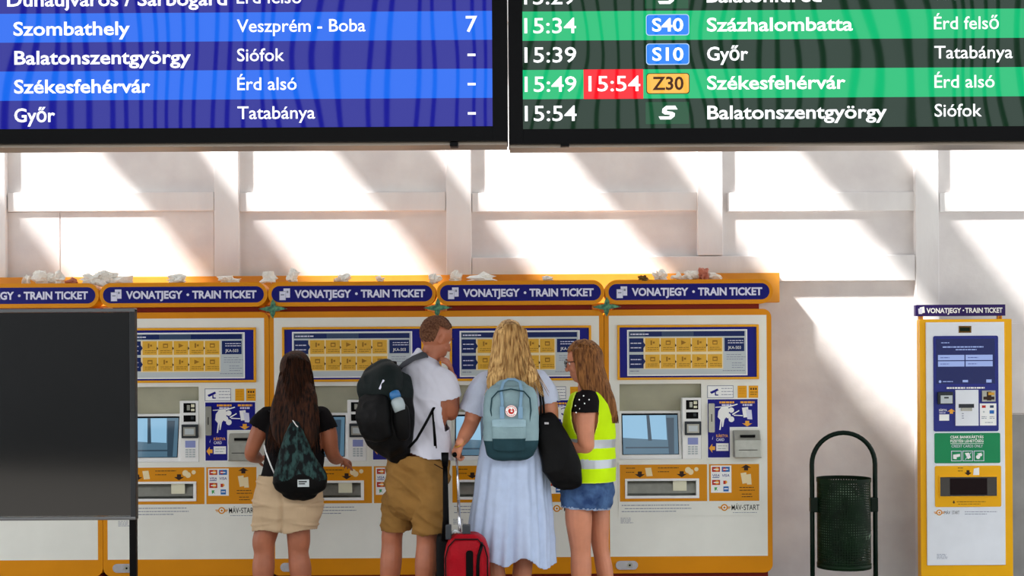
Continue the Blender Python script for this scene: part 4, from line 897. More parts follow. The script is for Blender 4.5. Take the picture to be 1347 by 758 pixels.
# ---- man with dark backpack ----------------------------------------------------
def man():
    Y = -1.6; p = lambda x, y, dy=0: P(x, y, Y+dy)
    t = empty('person', p(548, 700).xy.to_3d(), 'man in white t-shirt and khaki shorts holding his hand to his mouth', 'person')
    F = V((.62, .78, 0)); R = V((.78, -.62, 0)); hc = p(572.5, 445, .02)
    b = Blob(); f, u, r = head(b, hc, V((.80, .60, -.36)), V((.0, 0, 1)), 1.0)
    b.tube([(hc-u*.045+f*.0, .052, .052), (p(567, 466, .01), .057, .058), (p(561, 480), .068, .065), (p(560, 492), .09, .07)], hint=R[:], n=18)
    b.tube([(p(561, 486), .09, .07), (p(557, 498), .15, .095), (p(556, 525), .185, .115), (p(553, 560), .16, .11), (p(551, 585), .135, .08), (p(549, 615), .12, .07)], hint=R[:], n=24)
    # right arm (near) raised to the mouth
    sh = p(582, 502, -.09); el = p(593, 544, -.03); wr = p(595, 497, .02)
    limb(b, [(sh, .055), (p(589, 525, -.07), .053), (el, .043), (p(596, 525, .02), .038), (wr, .028)])
    hd = (p(589.5, 471, -.055)-wr).normalized(); hand(b, wr, hd, V((-.9, -.15, .1)), 1, .36, 1.0, thumb=V((-.85, -.5, .6)))
    # left arm hidden in front
    ls = p(533, 503, .14); limb(b, [(ls, .052), (p(536, 535, .22), .048), (p(545, 556, .28), .042), (p(560, 572, .36), .036), (p(566, 575, .42), .026)]); hand(b, p(566, 575, .42), V((.8, .5, .1)), V((0, .2, -1)), 1, .4)
    an = []
    for hx, kx, ax_, dy in ((528, 516, 510, .10), (561, 562, 557, -.04)):
        A = p(ax_, 800, dy); A.z = .09
        limb(b, [(p(hx, 645, dy), .065, .07), (p((hx+kx)/2, 675, dy), .066, .07), (p(kx, 702, dy), .062, .064), (p(kx-.5, 718, dy-.0), .060, .060), (p(kx-2, 745, dy-.02), .062, .064), (p(ax_+1, 780, dy), .045, .046), (A, .036, .04)]); an.append(A); foot(b, A, (.62, .78), 1.05)
    b.build('body', 'skinB', t, .0052, 4); eyes(t, hc, f, u, r, 1.0)
    shoes(t, an, (.62, .78), 'tee_white', 1.08)
    # t-shirt
    c = Blob(); c.tube([(p(561, 468, .02), .078, .075), (p(558, 479, .01), .120, .10), (p(556, 492), .158, .115), (p(557, 510), .192, .13), (p(556, 540), .185, .132), (p(556, 572), .172, .13), (p(557, 600), .170, .13), (p(557, 612), .17, .13)], hint=R[:], n=28)
    c.tube([(p(576, 497, -.08), .066, .070), (p(584, 508, -.09), .076, .074), (p(588, 525, -.075), .077, .072), (p(589.5, 536, -.06), .075, .07)], n=20)
    c.tube([(p(535, 497, .13), .074, .074), (p(533, 515, .17), .072, .072), (p(536, 535, .22), .068, .068)], n=18)
    ra = (p(590, 540, -.055)-p(583, 502, -.09)).normalized(); la = V((.1, .3, -1)); hz = p(556, 601).z; nb = np.array(p(571, 456, .03)[:])
    c.build('t_shirt', 'tee_white', t, .007, 3, [folds(.011, (7, 7, 4.0), 12, shear=(4, 2, 2.5)), folds(.003, (14, 14, 9), 13, shear=(4, 2, 5))],
            anyof(beyond(p(591.5, 524, -.08), ra, .092, .16), beyond(p(534, 526, .19), la, .085, .11), lambda co: co[:, 2] < hz-.03*np.clip((co[:, 0]-p(556, 0).x)/.15, -1, 1)+.006*np.sin(co[:, 0]*30), lambda co: np.linalg.norm(co-nb, axis=1) < .092), .004)
    # shorts
    c = Blob(); c.tube([(p(552, 592), .158, .12), (p(550, 610), .172, .135), (p(549, 635), .178, .15), (p(547, 655), .165, .13)], hint=(1, 0, 0), n=28)
    c.tube([(p(530, 640, .08), .098, .115), (p(524, 670, .10), .088, .105), (p(521, 708, .10), .082, .085)], n=20)
    c.tube([(p(562, 640, -.03), .105, .12), (p(564, 670, -.04), .092, .11), (p(564.5, 708, -.04), .088, .09)], n=20)
    zt = p(550, 597).z; zb = p(550, 702.5).z
    c.build('shorts', 'shorts_khaki', t, .007, 3, [folds(.015, (6, 6, 9), 21, shear=(5, 3, 3.2)), folds(.003, (14, 14, 20), 23)], lambda co: (co[:, 2] > zt) | (co[:, 2] < zb+.004*np.sin(co[:, 0]*40)), .005)
    m = MB(); q = p(579, 615, -.19); m.box(-.04, .04, -.002, .003, -.003, .002, 'sdark'); o = m.build('pocket_welt', loc=q); o.rotation_euler = (.2, .5, .5); kid(o, t)
    m = MB(); m.tube([p(571, 555, -.165), p(573, 575, -.168), p(574, 590, -.165)], .0035, 'blk', 6); kid(m.build('shirt_cord'), t)
    # hair: short crop on the skull
    h = Blob(); h.ell(hc+u*.032-f*.008, (.0795, .099, .098), (r, f, u), 26, 18)
    c0 = np.array(hc[:]); fa, ua, ra_ = np.array(f[:]), np.array(u[:]), np.array(r[:])
    def hcut(co):
        q = co-c0; a = q@fa; z = q@ua; return (z < .0+.55*np.clip(a+.035, 0, 1)*1.6-.070*(a < -.02)) | ((a > .075) & (z < .075)) | ((np.abs(q@ra_) > .055) & (a > -.035) & (a < .05) & (z < .055))
    h.build('hair', 'hairshort', t, .0042, 2, [lambda co, no: .0025*vnoise(co*160, 5)], hcut)
    tp = Blob(); tp.ell(hc+u*.052+f*.008, (.058, .084, .084), (r, f, u), 24, 16)
    tp.build('hair_top', 'hairtop', t, .0045, 2, [lambda co, no: .004*vnoise(co*130, 6)], lambda co: ((co-c0)@ua < .088))
    # backpack
    g = empty('backpack', p(512, 600, -.1), 'large black hiking backpack worn by the man in white', 'backpack')
    B = V((-.62, -.78, 0))
    c = Blob(); H_ = (.80, -.60, 0)
    c.tube([(p(516, 489, -.04), .075, .045), (p(508, 496, -.06), .135, .075), (p(508, 512, -.09), .158, .10), (p(508, 540, -.11), .165, .115), (p(511, 565, -.11), .155, .115), (p(518, 585, -.10), .12, .09), (p(524, 596, -.09), .075, .055)], hint=H_, n=32, ex=2.7)
    zl = p(0, 522).z
    c.build('main_bag', 'bagblack', g, .007, 4, [folds(.006, (8, 8, 8), 31)], extra=('bagdark',), paint=lambda fc: (fc[:, 2] > zl-.10*(fc[:, 0]-p(508, 0).x)).astype(int))
    c = Blob(); c.tube([(p(499, 487, -.13), .10, .05), (p(500, 498, -.165), .135, .07), (p(498, 512, -.185), .145, .065), (p(498, 522, -.18), .14, .05)], hint=H_, n=28, ex=2.8); c.build('lid', 'bagdark', g, .007, 3, [folds(.005, (9, 9, 9), 33)])
    c = Blob(); c.tube([(p(492, 526, -.22), .10, .035), (p(491, 548, -.235), .115, .05), (p(496, 572, -.22), .10, .04)], hint=H_, n=24, ex=2.8); c.build('front_pocket', 'bagblack', g, .007, 3, [folds(.005, (10, 10, 10), 35)])
    m = MB(); m.box(-.005, .005, -.003, .003, -.028, .028, 'letter'); o = m.build('logo_print', loc=p(502, 506, -.277)); o.rotation_euler = (.1, .42, .2); kid(o, g)
    m = MB(); m.tube([p(508, 487, -.06), p(513, 476, -.04), p(520, 477, 0), p(521, 488, .02)], .009, 'bagblack', 8); kid(m.build('grab_handle'), g)
    m = MB(); m.tube([p(521, 490, -.02), p(530, 480, -.07), p(544, 471.5, -.10), p(558, 466.5, -.08), p(567, 469, .02), p(572, 476, .11), p(570, 492, .16)], [.022]*7, 'straps', 12, flat=.3, hint=(.5, -.2, 1)); kid(m.build('shoulder_strap'), g)
    m = MB(); m.tube([p(537, 590, -.17), p(548, 578, -.19), p(560, 557, -.19), p(570, 538, -.17), p(576, 528, -.10)], [.008]*5, 'blk', 8, flat=.4); kid(m.build('lower_strap'), g)
    m = MB(); m.tube([p(566, 472, -.02), p(572, 500, -.175), p(571, 530, -.19), p(573, 560, -.19), p(573.5, 587, -.182)], [.003]*3+[.005, .007], 'blk', 8, flat=.4) if 0 else m.tube([p(569, 541, -.187), p(570.5, 560, -.19), p(572.5, 587, -.185)], [.005, .006, .008], 'blk', 8, flat=.4); kid(m.build('strap_end'), g)
    # bottle in the side pocket
    bt_ = empty('water_bottle', p(524, 545, -.2), 'clear bottle with blue cap in the side pocket of black backpack', 'bottle')
    a = p(527, 541, -.285); z = p(521, 524, -.275); m = MB(); m.tube([a, a.lerp(z, .45), a.lerp(z, .8), z], [.034, .036, .035, .026], 'bottle', 18); kid(m.build('bottle_body'), bt_)
    m = MB(); e = z+(z-a).normalized()*.045; m.tube([z, z.lerp(e, .4), z.lerp(e, .8), e], [.030, .031, .028, .016], 'bottleblue', 18); kid(m.build('cap'), bt_)
    c = Blob(); c.tube([(p(527, 540, -.265), .05, .042), (p(528, 556, -.255), .052, .045), (p(530, 572, -.235), .045, .035)], hint=H_, n=20); c.build('side_pocket', 'bagblack', g, .006, 3)
mat('hairtop', (66, 40, 28), .8, var=.3, vscale=80, bump=.5, bscale=300)

# ---- blonde woman ---------------------------------------------------------------
def woman_blonde():
    Y = -1.6; p = lambda x, y, dy=0: P(x, y, Y+dy)
    t = empty('person', p(672, 700).xy.to_3d(), 'blonde woman from behind in white blouse and long pale blue skirt', 'person')
    hc = p(670, 452, .01); b = Blob(); f, u, r = head(b, hc, V((-.05, 1, -.15)), V((0, 0, 1)), 1.0)
    b.tube([(hc-u*.05-f*.02, .052, .055), (p(671, 490), .053, .055), (p(672, 502), .075, .06)], n=16)
    b.tube([(p(672, 498), .075, .06), (p(672, 508), .155, .085), (p(673, 530), .165, .105), (p(675, 562), .14, .10), (p(674, 590), .17, .12), (p(673, 610), .15, .1)], n=24)
    ls = p(634, 512); le = p(620, 556, .0); lw = p(605.5, 583, -.12)
    limb(b, [(ls, .055), (p(626, 535), .054), (le, .045), (p(612, 572, -.07), .040), (lw, .028)])
    hand(b, lw, V((-.35, .35, -.85)), V((.75, .55, .1)), -1, .75, .95)
    rs = p(713, 512); re = p(724, 556, .02); rw = p(742, 577, .22)
    limb(b, [(rs, .056), (p(721, 535), .056), (re, .050), (p(733, 568, .12), .042), (rw, .029)])
    hand(b, rw, V((.6, .75, .1)), V((-.2, .1, -1)), -1, .4, .95)
    an = []
    for kx, ax_, sg in ((650, 656, -1), (688, 684, 1)):
        A = p(ax_, 815, 0); A.z = .085
        limb(b, [(p(kx+4*(-sg), 650), .085, .09), (p(kx, 715), .058, .06), (p(kx, 740), .056, .06), (p((kx+ax_)/2, 762), .054, .056), (p(ax_, 795), .038, .04), (A, .034, .038)]); an.append(A); foot(b, A, (sg*.15, 1), .95)
    b.build('body', 'skinC', t, .0052, 4); shoes(t, an, (0, 1), 'tee_white', .98)
    # blouse
    c = Blob(); c.tube([(p(672, 492), .10, .07), (p(672, 503), .165, .10), (p(673, 525), .182, .125), (p(675, 555), .168, .125), (p(675, 585), .172, .13)], n=28)
    c.tube([(p(641, 505), .075, .075), (p(630, 518), .080, .075), (p(624, 536), .076, .07), (p(620, 552), .070, .066)], n=20)
    c.tube([(p(706, 505), .075, .075), (p(716, 518), .078, .075), (p(720, 530), .076, .07), (p(722, 542), .070, .066)], n=20)
    la = (p(620, 552)-p(634, 512)).normalized(); ra = (p(722, 545)-p(714, 512)).normalized(); nb = np.array(p(672, 483)[:])
    c.build('blouse', 'blouse', t, .007, 3, [folds(.010, (7, 7, 4), 41, shear=(0, 0, 2)), folds(.002, (20, 20, 12), 42)],
            anyof(beyond(p(621.5, 545), la, .09), beyond(p(721.5, 532), ra, .09), lambda co: co[:, 2] < p(0, 578).z, lambda co: np.linalg.norm((co-nb)*np.array([.75, 1, 1]), axis=1) < .10), .004)
    # skirt
    st = [(p(675, 560), .150, .12), (p(675, 580), .178, .135), (p(674, 610), .200, .155), (p(673, 650), .215, .175), (p(672.5, 700), .235, .195), (p(673, 752), .242, .205), (p(673, 762), .242, .205)]
    c = Blob(); c.tube(st, n=64, k=6); ax_ = p(674, 0).x; zt_, zb_ = p(0, 570).z, p(0, 755).z
    def pleat(co, no):
        th = np.arctan2(co[:, 1]-Y, co[:, 0]-ax_); k = np.clip((zt_-co[:, 2])/(zt_-zb_), 0, 1)
        w = vnoise(np.stack([th*3.1, k*1.1, th*0], 1), 51)+.6*np.sin(th*9+2.0*k+1.5*np.sin(th*2))*.7+.35*np.sin(th*21+3*k)
        return w*(.004+.021*k)
    hemf = lambda co: p(0, 745).z+.028*np.sin((co[:, 0]-ax_)*14+1.1)+.02*np.sin((co[:, 0]-ax_)*31)+.05*(np.clip((ax_-.02-co[:, 0])/.2, 0, 1))
    c.build('skirt', 'skirt', t, .008, 2, [pleat, folds(.003, (10, 10, 5), 52)], lambda co: (co[:, 2] > p(0, 562).z) | (co[:, 2] < hemf(co)), .003)
    m = MB(); q = V((0, 0, 0)); cw = lw+V((-.1, .3, -.9)).normalized()*-.01
    m.tube([lw+V((.029*math.cos(a), .022*math.sin(a)+.0, .020*math.cos(a)+.012*math.sin(a))) for a in [2*PI*i/20 for i in range(21)]], .004, 'gold', 6); kid(m.build('bracelet'), t)
    # hair
    h = Blob(); h.ell(hc+u*.03-f*.012, (.094, .108, .104), (r, f, u), 24, 16)
    h.tube([(p(670, 446, -.03), .096, .085), (p(670, 466, -.055), .108, .06), (p(671, 484, -.08), .125, .05), (p(673, 498, -.11), .145, .04), (p(676, 510, -.125), .135, .03), (p(680, 518, -.13), .10, .02)], n=28, ex=2.3)
    fr = np.array((hc+f*.07)[:])
    h.build('hair', 'hairblond', t, .006, 3, [lambda co, no: .0045*vnoise(co*np.array([55, 30, 3.5]), 9)+.005*vnoise(co*np.array([18, 12, 2.0]), 4)],
            lambda co: ((co-fr)@np.array(f[:]) > -.015) & (co[:, 2] < hc.z+.045))
    crown = hc+u*.138-f*.0; rd = random.Random(5); ps = []
    for i in range(300):
        k = rd.uniform(-1, 1); L = rd.uniform(.8, 1.08); pts = []; tw = rd.uniform(-.02, .02)
        for j in range(10):
            q = j/9*L; w = .085+.03*q+.05*q*q; z0 = p(0, 432).z*(1-q)+p(0, 520).z*q
            if j == 0: pts += [crown+V((k*.012, -.01, 0)), V((hc.x+k*.05, hc.y-.06+.03*k*k, p(0, 432).z+.022-.018*k*k))]
            pts.append(V((p(670+6*q*q, 0).x+k*w+tw*q*q+.003*math.sin(j*.8+i), p(0, 0, -.108-.06*q).y+.085*k*k*(1-.3*q)+rd.uniform(-.005, .003), z0-.03*k*k*(1-q))))
        ps.append(pts)
    strands('hair_strands', t, 'hairblond', ps, .0024)
    # backpack: boxy school-type bag
    g = empty('backpack', p(672, 600, -.2), 'pale blue-grey boxy backpack with round red and white badge on the blonde woman', 'backpack')
    yb = -.17
    c = Blob(); c.tube([(p(672, 506, yb), .085, .035), (p(672, 511, yb), .118, .052), (p(672, 522, yb-.01), .145, .065), (p(672, 550, yb-.02), .152, .075), (p(672, 580, yb-.02), .150, .075), (p(672, 592, yb-.01), .138, .065)], n=40, ex=4.2)
    z1 = p(0, 580).z
    c.build('main_bag', 'bagblue', g, .006, 3, [folds(.004, (9, 9, 9), 61)], extra=('bagteal',), paint=lambda fc: (fc[:, 2] < z1).astype(int))
    yf = yb-.082
    c = Blob(); c.tube([(p(669.5, 553, yf), .088, .016), (p(669.5, 558, yf-.006), .092, .026), (p(669.5, 575, yf-.008), .092, .028), (p(669.5, 590, yf), .088, .02)], n=32, ex=4.5)
    z2 = p(0, 577.5).z; c.build('front_pocket', 'bagblue', g, .005, 3, [folds(.003, (12, 12, 12), 63)], extra=('bagteal',), paint=lambda fc: (fc[:, 2] < z2).astype(int))
    c = Blob(); c.tube([(p(669.5, 553.5, yf-.014), .094, .012), (p(669.5, 558.5, yf-.03), .095, .007), (p(669.5, 562, yf-.033), .094, .004)], n=28, ex=4); fl = c.build('pocket_flap', 'bagflap', g, .004, 2)
    m = MB(); pts = [p(650, 512+38*((a/12)**2)*1.0, yb-.075) for a in range(0)]
    za = [(648.5, 556), (645.5, 540), (647, 524), (655, 515), (672, 512), (689, 515), (697, 524), (698.5, 540), (696.5, 556)]
    m.tube([p(x, y, yb-.088) for x, y in za], .004, 'bagteal', 6); kid(m.build('zip'), g)
    for x in (660.5, 684.5):
        m = MB(); w = 3.0; a = p(x-w, 551, yb-.1); b_ = p(x+w, 535, yb-.1); m.box(a.x, b_.x, a.y-.004, a.y+.008, a.z, b_.z, 'bagstrap'); kid(m.build('snap_tab', bevel=.002), g)
    m = MB(); m.tube([p(660.5, 540, yb-.1), p(660.5, 528, yb-.092), p(659, 515, yb-.08), p(662, 503, yb-.045), p(668, 499, yb-.03), p(677, 499, yb-.03), p(684, 503, yb-.045), p(686, 515, yb-.08), p(685, 528, yb-.092), p(684.5, 540, yb-.1)], .0085, 'bagstrap', 8, flat=.5); kid(m.build('carry_handles'), g)
    # badge
    q = p(672.5, 541, yb-.105); m = MB()
    m.disc(0, 0, .033, 0, 'logoRed', 28); m.disc(0, 0, .0315, -.0008, 'pwhite', 28)
    for k in range(22):
        a = 2*PI*k/22
        if k % 11 < 9: m.poly([(.0225*math.cos(a), .0225*math.sin(a)), (.0285*math.cos(a), .0285*math.sin(a)), (.0285*math.cos(a+.16), .0285*math.sin(a+.16)), (.0225*math.cos(a+.16), .0225*math.sin(a+.16))], -.0014, 'logoRed')
    pts = [(.017*math.cos(a), .017*math.sin(a)) for a in [PI*.65+i*(2*PI*.86)/20 for i in range(21)]]+[(.004, .004), (-.004, .012)]
    m.poly(pts, -.0016, 'logoRed'); m.poly([(-.004, -.004), (.006, -.006), (.010, .002), (.004, .001), (-.002, .006)], -.002, 'pwhite')
    o = m.build('round_badge', loc=q); o['label'] = 'round white badge with red curled animal emblem and ring of tiny lettering'; kid(o, g)
    for x, xs in ((648, 1), (697, -1)):
        m = MB(); m.tube([p(x+6*xs, 508, -.13), p(x-3*xs, 496, -.08), p(x-5*xs, 492, .0), p(x-4*xs, 505, .10), p(x-3*xs, 535, .12), p(x-1*xs, 565, .0), p(x+1*xs, 583, -.13)], [.022]*3+[.02, .016, .009, .009], 'bagteal', 10, flat=.3, hint=(1, 0, 0)); kid(m.build('shoulder_strap'), g)
    # black shoulder bag hanging at her right side
    g = empty('shoulder_bag', p(745, 640, -.1), 'large black shoulder bag hanging between the blonde woman and woman in vest', 'bag')
    c = Blob(); Q = [(p(718, 548, -.07), .045, .018), (p(721, 556, -.09), .062, .03), (p(729, 585, -.11), .092, .045), (p(738, 610, -.12), .108, .05), (p(744, 628, -.12), .090, .045), (p(745, 637, -.12), .082, .03)]
    c.tube(Q, n=28, ex=3.2); c.build('bag_body', 'bagblack', g, .006, 3, [folds(.006, (8, 8, 6), 71)])
    for dx in (0, -4.5):
        m = MB(); m.tube([p(716+dx, 553, -.085), p(715+dx*.8, 530, -.115), p(712.5+dx*.7, 510, -.10), p(708+dx*.3, 499, -.06), p(706, 495, 0), p(709, 502, .09), p(716, 530, .13), p(724, 556, .02)], .006, 'bagblack', 8, flat=.6); kid(m.build('bag_strap'), g)
    m = MB(); a = p(719, 557, -.135); m.box(a.x-.012, a.x+.012, a.y-.004, a.y+.004, a.z-.006, a.z+.006, 'chrome'); kid(m.build('buckle'), g)
mat('bagflap', (150, 178, 188), .75, var=.1, vscale=12)

# ---- woman in hi-vis vest -------------------------------------------------------
def woman_vest():
    Y = -1.5; p = lambda x, y, dy=0: P(x, y, Y+dy)
    t = empty('person', p(775, 700).xy.to_3d(), 'woman in yellow high-visibility vest and denim shorts, facing left, with glasses', 'person')
    F = V((-.93, .36, 0)); S = V((-.36, -.93, 0)); hc = p(768, 475, .0)
    b = Blob(); f, u, r = head(b, hc, V((-.94, .28, -.20)), V((0, 0, 1)), .98)
    b.tube([(hc-u*.05-f*.02, .05, .052), (p(772, 508), .05, .052), (p(774, 518), .07, .065)], hint=S[:], n=16)
    b.tube([(p(774, 515), .07, .06), (p(775, 524), .145, .085), (p(776, 548), .15, .115), (p(776, 585), .12, .10), (p(775, 620), .12, .09), (p(774, 640), .11, .08)], hint=S[:], n=24)
    sh = p(772, 532, -.13); el = p(771, 588, -.14); wr = p(739, 574, -.02)
    limb(b, [(sh, .056), (p(770, 555, -.15), .054), (p(770.5, 578, -.15), .049), (el, .043), (p(758, 589, -.11), .042), (p(748, 580, -.06), .036), (wr, .028)])
    hand(b, wr, V((-.8, .5, .15)), V((.1, .2, -1)), 1, .4, .92)
    fs = p(778, 532, .15); limb(b, [(fs, .052), (p(774, 558, .17), .05), (p(768, 580, .16), .042), (p(752, 584, .14), .036), (p(738, 580, .12), .026)]); hand(b, p(738, 580, .12), V((-.9, .1, .2)), V((.1, .2, -1)), -1, .4, .92)
    an = []
    for hx, kx, kx2, ax_, dy in ((761, 763, 764, 765, -.07), (785, 789, 791, 800, .09)):
        A = p(ax_, 805, dy); A.z = .085
        w = 1 if dy < 0 else .82
        limb(b, [(p(hx, 655, dy), .07*w, .075), (p(kx-2, 680, dy), .078*w, .08), (p(kx, 712, dy), .064*w, .068), (p(kx2, 728, dy), .058*w, .06), (p((kx2+ax_)/2, 752, dy), .060*w, .062), (p(ax_, 785, dy), .042*w, .044), (A, .034, .038)]); an.append(A); foot(b, A, (-.93, .36), .95)
    b.build('body', 'skinC', t, .0052, 4); eyes(t, hc, f, u, r, .98, 'hairbrown'); shoes(t, an, (-.93, .36), 'bagblack', .98)
    # spotted black top
    c = Blob(); c.tube([(p(774, 513), .08, .07), (p(775, 522), .155, .095), (p(776, 545), .158, .122), (p(776, 585), .138, .118), (p(775, 612), .15, .12)], hint=S[:], n=26)
    c.tube([(p(773, 526, -.10), .068, .068), (p(771, 536, -.14), .071, .066), (p(770, 552, -.15), .068, .062)], n=20); c.tube([(p(778, 526, .12), .065, .065), (p(777, 552, .17), .062, .06)], n=18)
    nb = np.array(p(771, 505)[:])
    c.build('spotted_top', 'tee_black', t, .006, 3, [folds(.003, (8, 8, 6), 81)], anyof(beyond(p(770.5, 544, -.145), V((0, 0, -1)), .1), beyond(p(777, 545, .165), V((0, 0, -1)), .09), lambda co: np.linalg.norm(co-nb, axis=1) < .085), .003)
    for k, (x, y) in enumerate(((768, 521), (762, 526), (775, 526), (769, 531), (757, 534), (763, 538), (777, 538), (771, 542), (781, 533), (758, 543))):
        q = p(x, y, -.205); q.y += .002+.00045*(x-769)**2*.22+(.018 if y < 523 else 0)
        m = MB(); m.disc(0, 0, .0042, 0, 'pwhite', 8); o = m.build('white_spot', loc=q); kid(o, t)
    # vest
    c = Blob(); c.tube([(p(774, 511), .10, .085), (p(775, 521), .150, .115), (p(775, 545), .165, .150), (p(774, 585), .160, .150), (p(773.5, 615), .170, .156), (p(772.5, 640), .178, .160), (p(772, 650), .178, .160)], hint=S[:], n=32)
    ar = np.array(p(770, 545, -.2)[:]); ar2 = np.array(p(776, 545, .2)[:]); nb = np.array(p(769, 503)[:]); hz = p(0, 639).z
    def vcut(co):
        e = (((co[:, 0]-ar[0])/(.073+.02*0))**2+((co[:, 2]-ar[2])/.150)**2 < 1) & (co[:, 1] < Y-.03)
        e2 = (((co[:, 0]-ar2[0])/.07)**2+((co[:, 2]-ar2[2])/.14)**2 < 1) & (co[:, 1] > Y+.03)
        return e | e2 | (np.linalg.norm(co-nb, axis=1) < .10) | (co[:, 2] < hz)
    zs = [p(0, y).z for y in (581.5, 592.5, 607.5, 619)]
    def vp(fc):
        z = fc[:, 2]+.02*(fc[:, 0]-p(785, 0).x); i = np.zeros(len(fc), int)
        i[(z < zs[0]) & (z > zs[1])] = 1; i[(z < zs[2]) & (z > zs[3])] = 1
        e = (((fc[:, 0]-ar[0])/.080)**2+((fc[:, 2]-ar[2])/.158)**2 < 1) & (fc[:, 1] < Y-.03); i[e] = 2; i[fc[:, 2] < hz+.008] = 2
        return i
    c.build('vest', 'hivis', t, .006, 3, [folds(.007, (6, 6, 4), 83)], vcut, .004, extra=('reflect', 'hivis_trim'), paint=vp)
    # shorts
    c = Blob(); c.tube([(p(774, 628), .155, .135), (p(773, 645), .168, .148), (p(772, 662), .165, .145)], hint=S[:], n=26)
    c.tube([(p(762, 650, -.06), .098, .105), (p(761, 668, -.07), .088, .096), (p(761, 680, -.07), .086, .094)], n=20); c.tube([(p(784, 650, .08), .085, .1), (p(786, 668, .09), .076, .09), (p(787, 682, .09), .074, .09)], n=20)
    zb = p(0, 673.5).z
    c.build('denim_shorts', 'denim', t, .006, 3, [folds(.009, (7, 7, 13), 85, shear=(4, 4, 3)), lambda co, no: -.014*np.exp(-((co[:, 0]-p(781, 0).x)/.01)**2)*np.clip((p(0, 655).z-co[:, 2])/.06, 0, 1)*(co[:, 1] < Y+.02)], lambda co: (co[:, 2] > p(0, 632).z) | (co[:, 2] < zb-.10*(co[:, 0]-p(766, 0).x)*.6), .005, extra=('denimpale',), paint=lambda fc: (fc[:, 2] < zb-.10*(fc[:, 0]-p(766, 0).x)*.6+.014+.006*vnoise(fc*90, 3)).astype(int))
    for x, dy, rr in ():
        q = p(x, 672.5+(3 if dy > 0 else 0), dy); m = MB(); m.tube([V((q.x+rr*math.cos(a), q.y+(rr+.007)*math.sin(a), q.z-.06*rr*math.cos(a))) for a in [2*PI*i/24 for i in range(25)]], .006, 'denimpale', 6); kid(m.build('frayed_hem'), t)
    # glasses
    m = MB(); s = .98
    for k in (-1, 1):
        e = hc+r*(k*.032*s)+f*.106*s+u*.002; m.tube([e+r*(.0245*math.cos(a))+u*(.019*math.sin(a))-f*(.004*abs(math.cos(a)) if k*math.cos(a) > 0 else 0) for a in [2*PI*i/20 for i in range(21)]], .0022, 'specs', 6)
        m.tube([e+r*(k*.0245)+u*.006, hc+r*(k*.074*s)+f*.075+u*.008, hc+r*(k*.082*s)+f*.0+u*.002], .002, 'specs', 6)
    m.tube([hc+r*.008+f*.108+u*.004, hc+f*.112+u*.006, hc-r*.008+f*.108+u*.004], .002, 'specs', 6); kid(m.build('glasses'), t)
    # hair
    h = Blob(); h.ell(hc+u*.03-f*.010, (.092, .102, .100), (r, f, u), 24, 16)
    h.tube([(p(773, 470, -.01), .092, .092), (p(776, 488, -.02), .085, .095), (p(783, 508, -.04), .082, .085), (p(794, 530, -.06), .072, .055), (p(801, 545, -.065), .052, .04), (p(806, 554, -.065), .035, .02)], hint=(1, 0, 0), n=26)
    h.tube([(p(764, 462, -.07), .05, .03), (p(767, 480, -.092), .045, .02), (p(771, 500, -.10), .045, .025), (p(779, 515, -.10), .05, .03)], n=18)
    c0 = np.array(hc[:]); fa, ua, ra_ = np.array(f[:]), np.array(u[:]), np.array(r[:])
    def hc_(co):
        q = co-c0; a = q@fa; z = q@ua; return (a > .045-.0*z) & (z < .065+.0*a) & (z > -.3) | ((a > .012) & (z < .02) & (z > -.12) & (np.abs(q@ra_) < .07))
    h.build('hair', 'hairbrown', t, .0055, 3, [lambda co, no: .004*vnoise(co*np.array([50, 50, 3.5]), 9)+.006*vnoise((co+np.stack([co[:, 2]*.5, co[:, 0]*0, co[:, 0]*0], 1))*np.array([18, 14, 3]), 4)], hc_)
    rd = random.Random(8); ps = []
    for i in range(240):
        k = rd.uniform(0, 1); th = rd.uniform(0, 1); L = rd.uniform(.85, 1.05); pts = []
        key = [(762+14*k, 452+3*k), (757+28*k, 468), (761+27*k, 485), (768+27*k, 505), (781+25*k, 526), (793+19*k, 543), (799+15*k, 557)]
        kd = [-.045-.03*th, -.095+.05*k*k, -.104+.06*k*k, -.115+.06*k*k, -.12+.05*k, -.11+.04*k, -.095+.03*k]
        nn = int(2+5*L)
        for (x, y), d_ in list(zip(key, kd))[:nn]: pts.append(p(x+rd.uniform(-.8, .8), y, d_-rd.uniform(0, .008)))
        ps.append([V(q[:3]) for q in catmull([tuple(a) for a in pts], 3)])
    strands('hair_strands', t, 'hairbrown', ps, .0022)
mat('denimpale', (150, 165, 190), .85, var=.2, vscale=60); mat('specs', (24, 28, 44), .3)

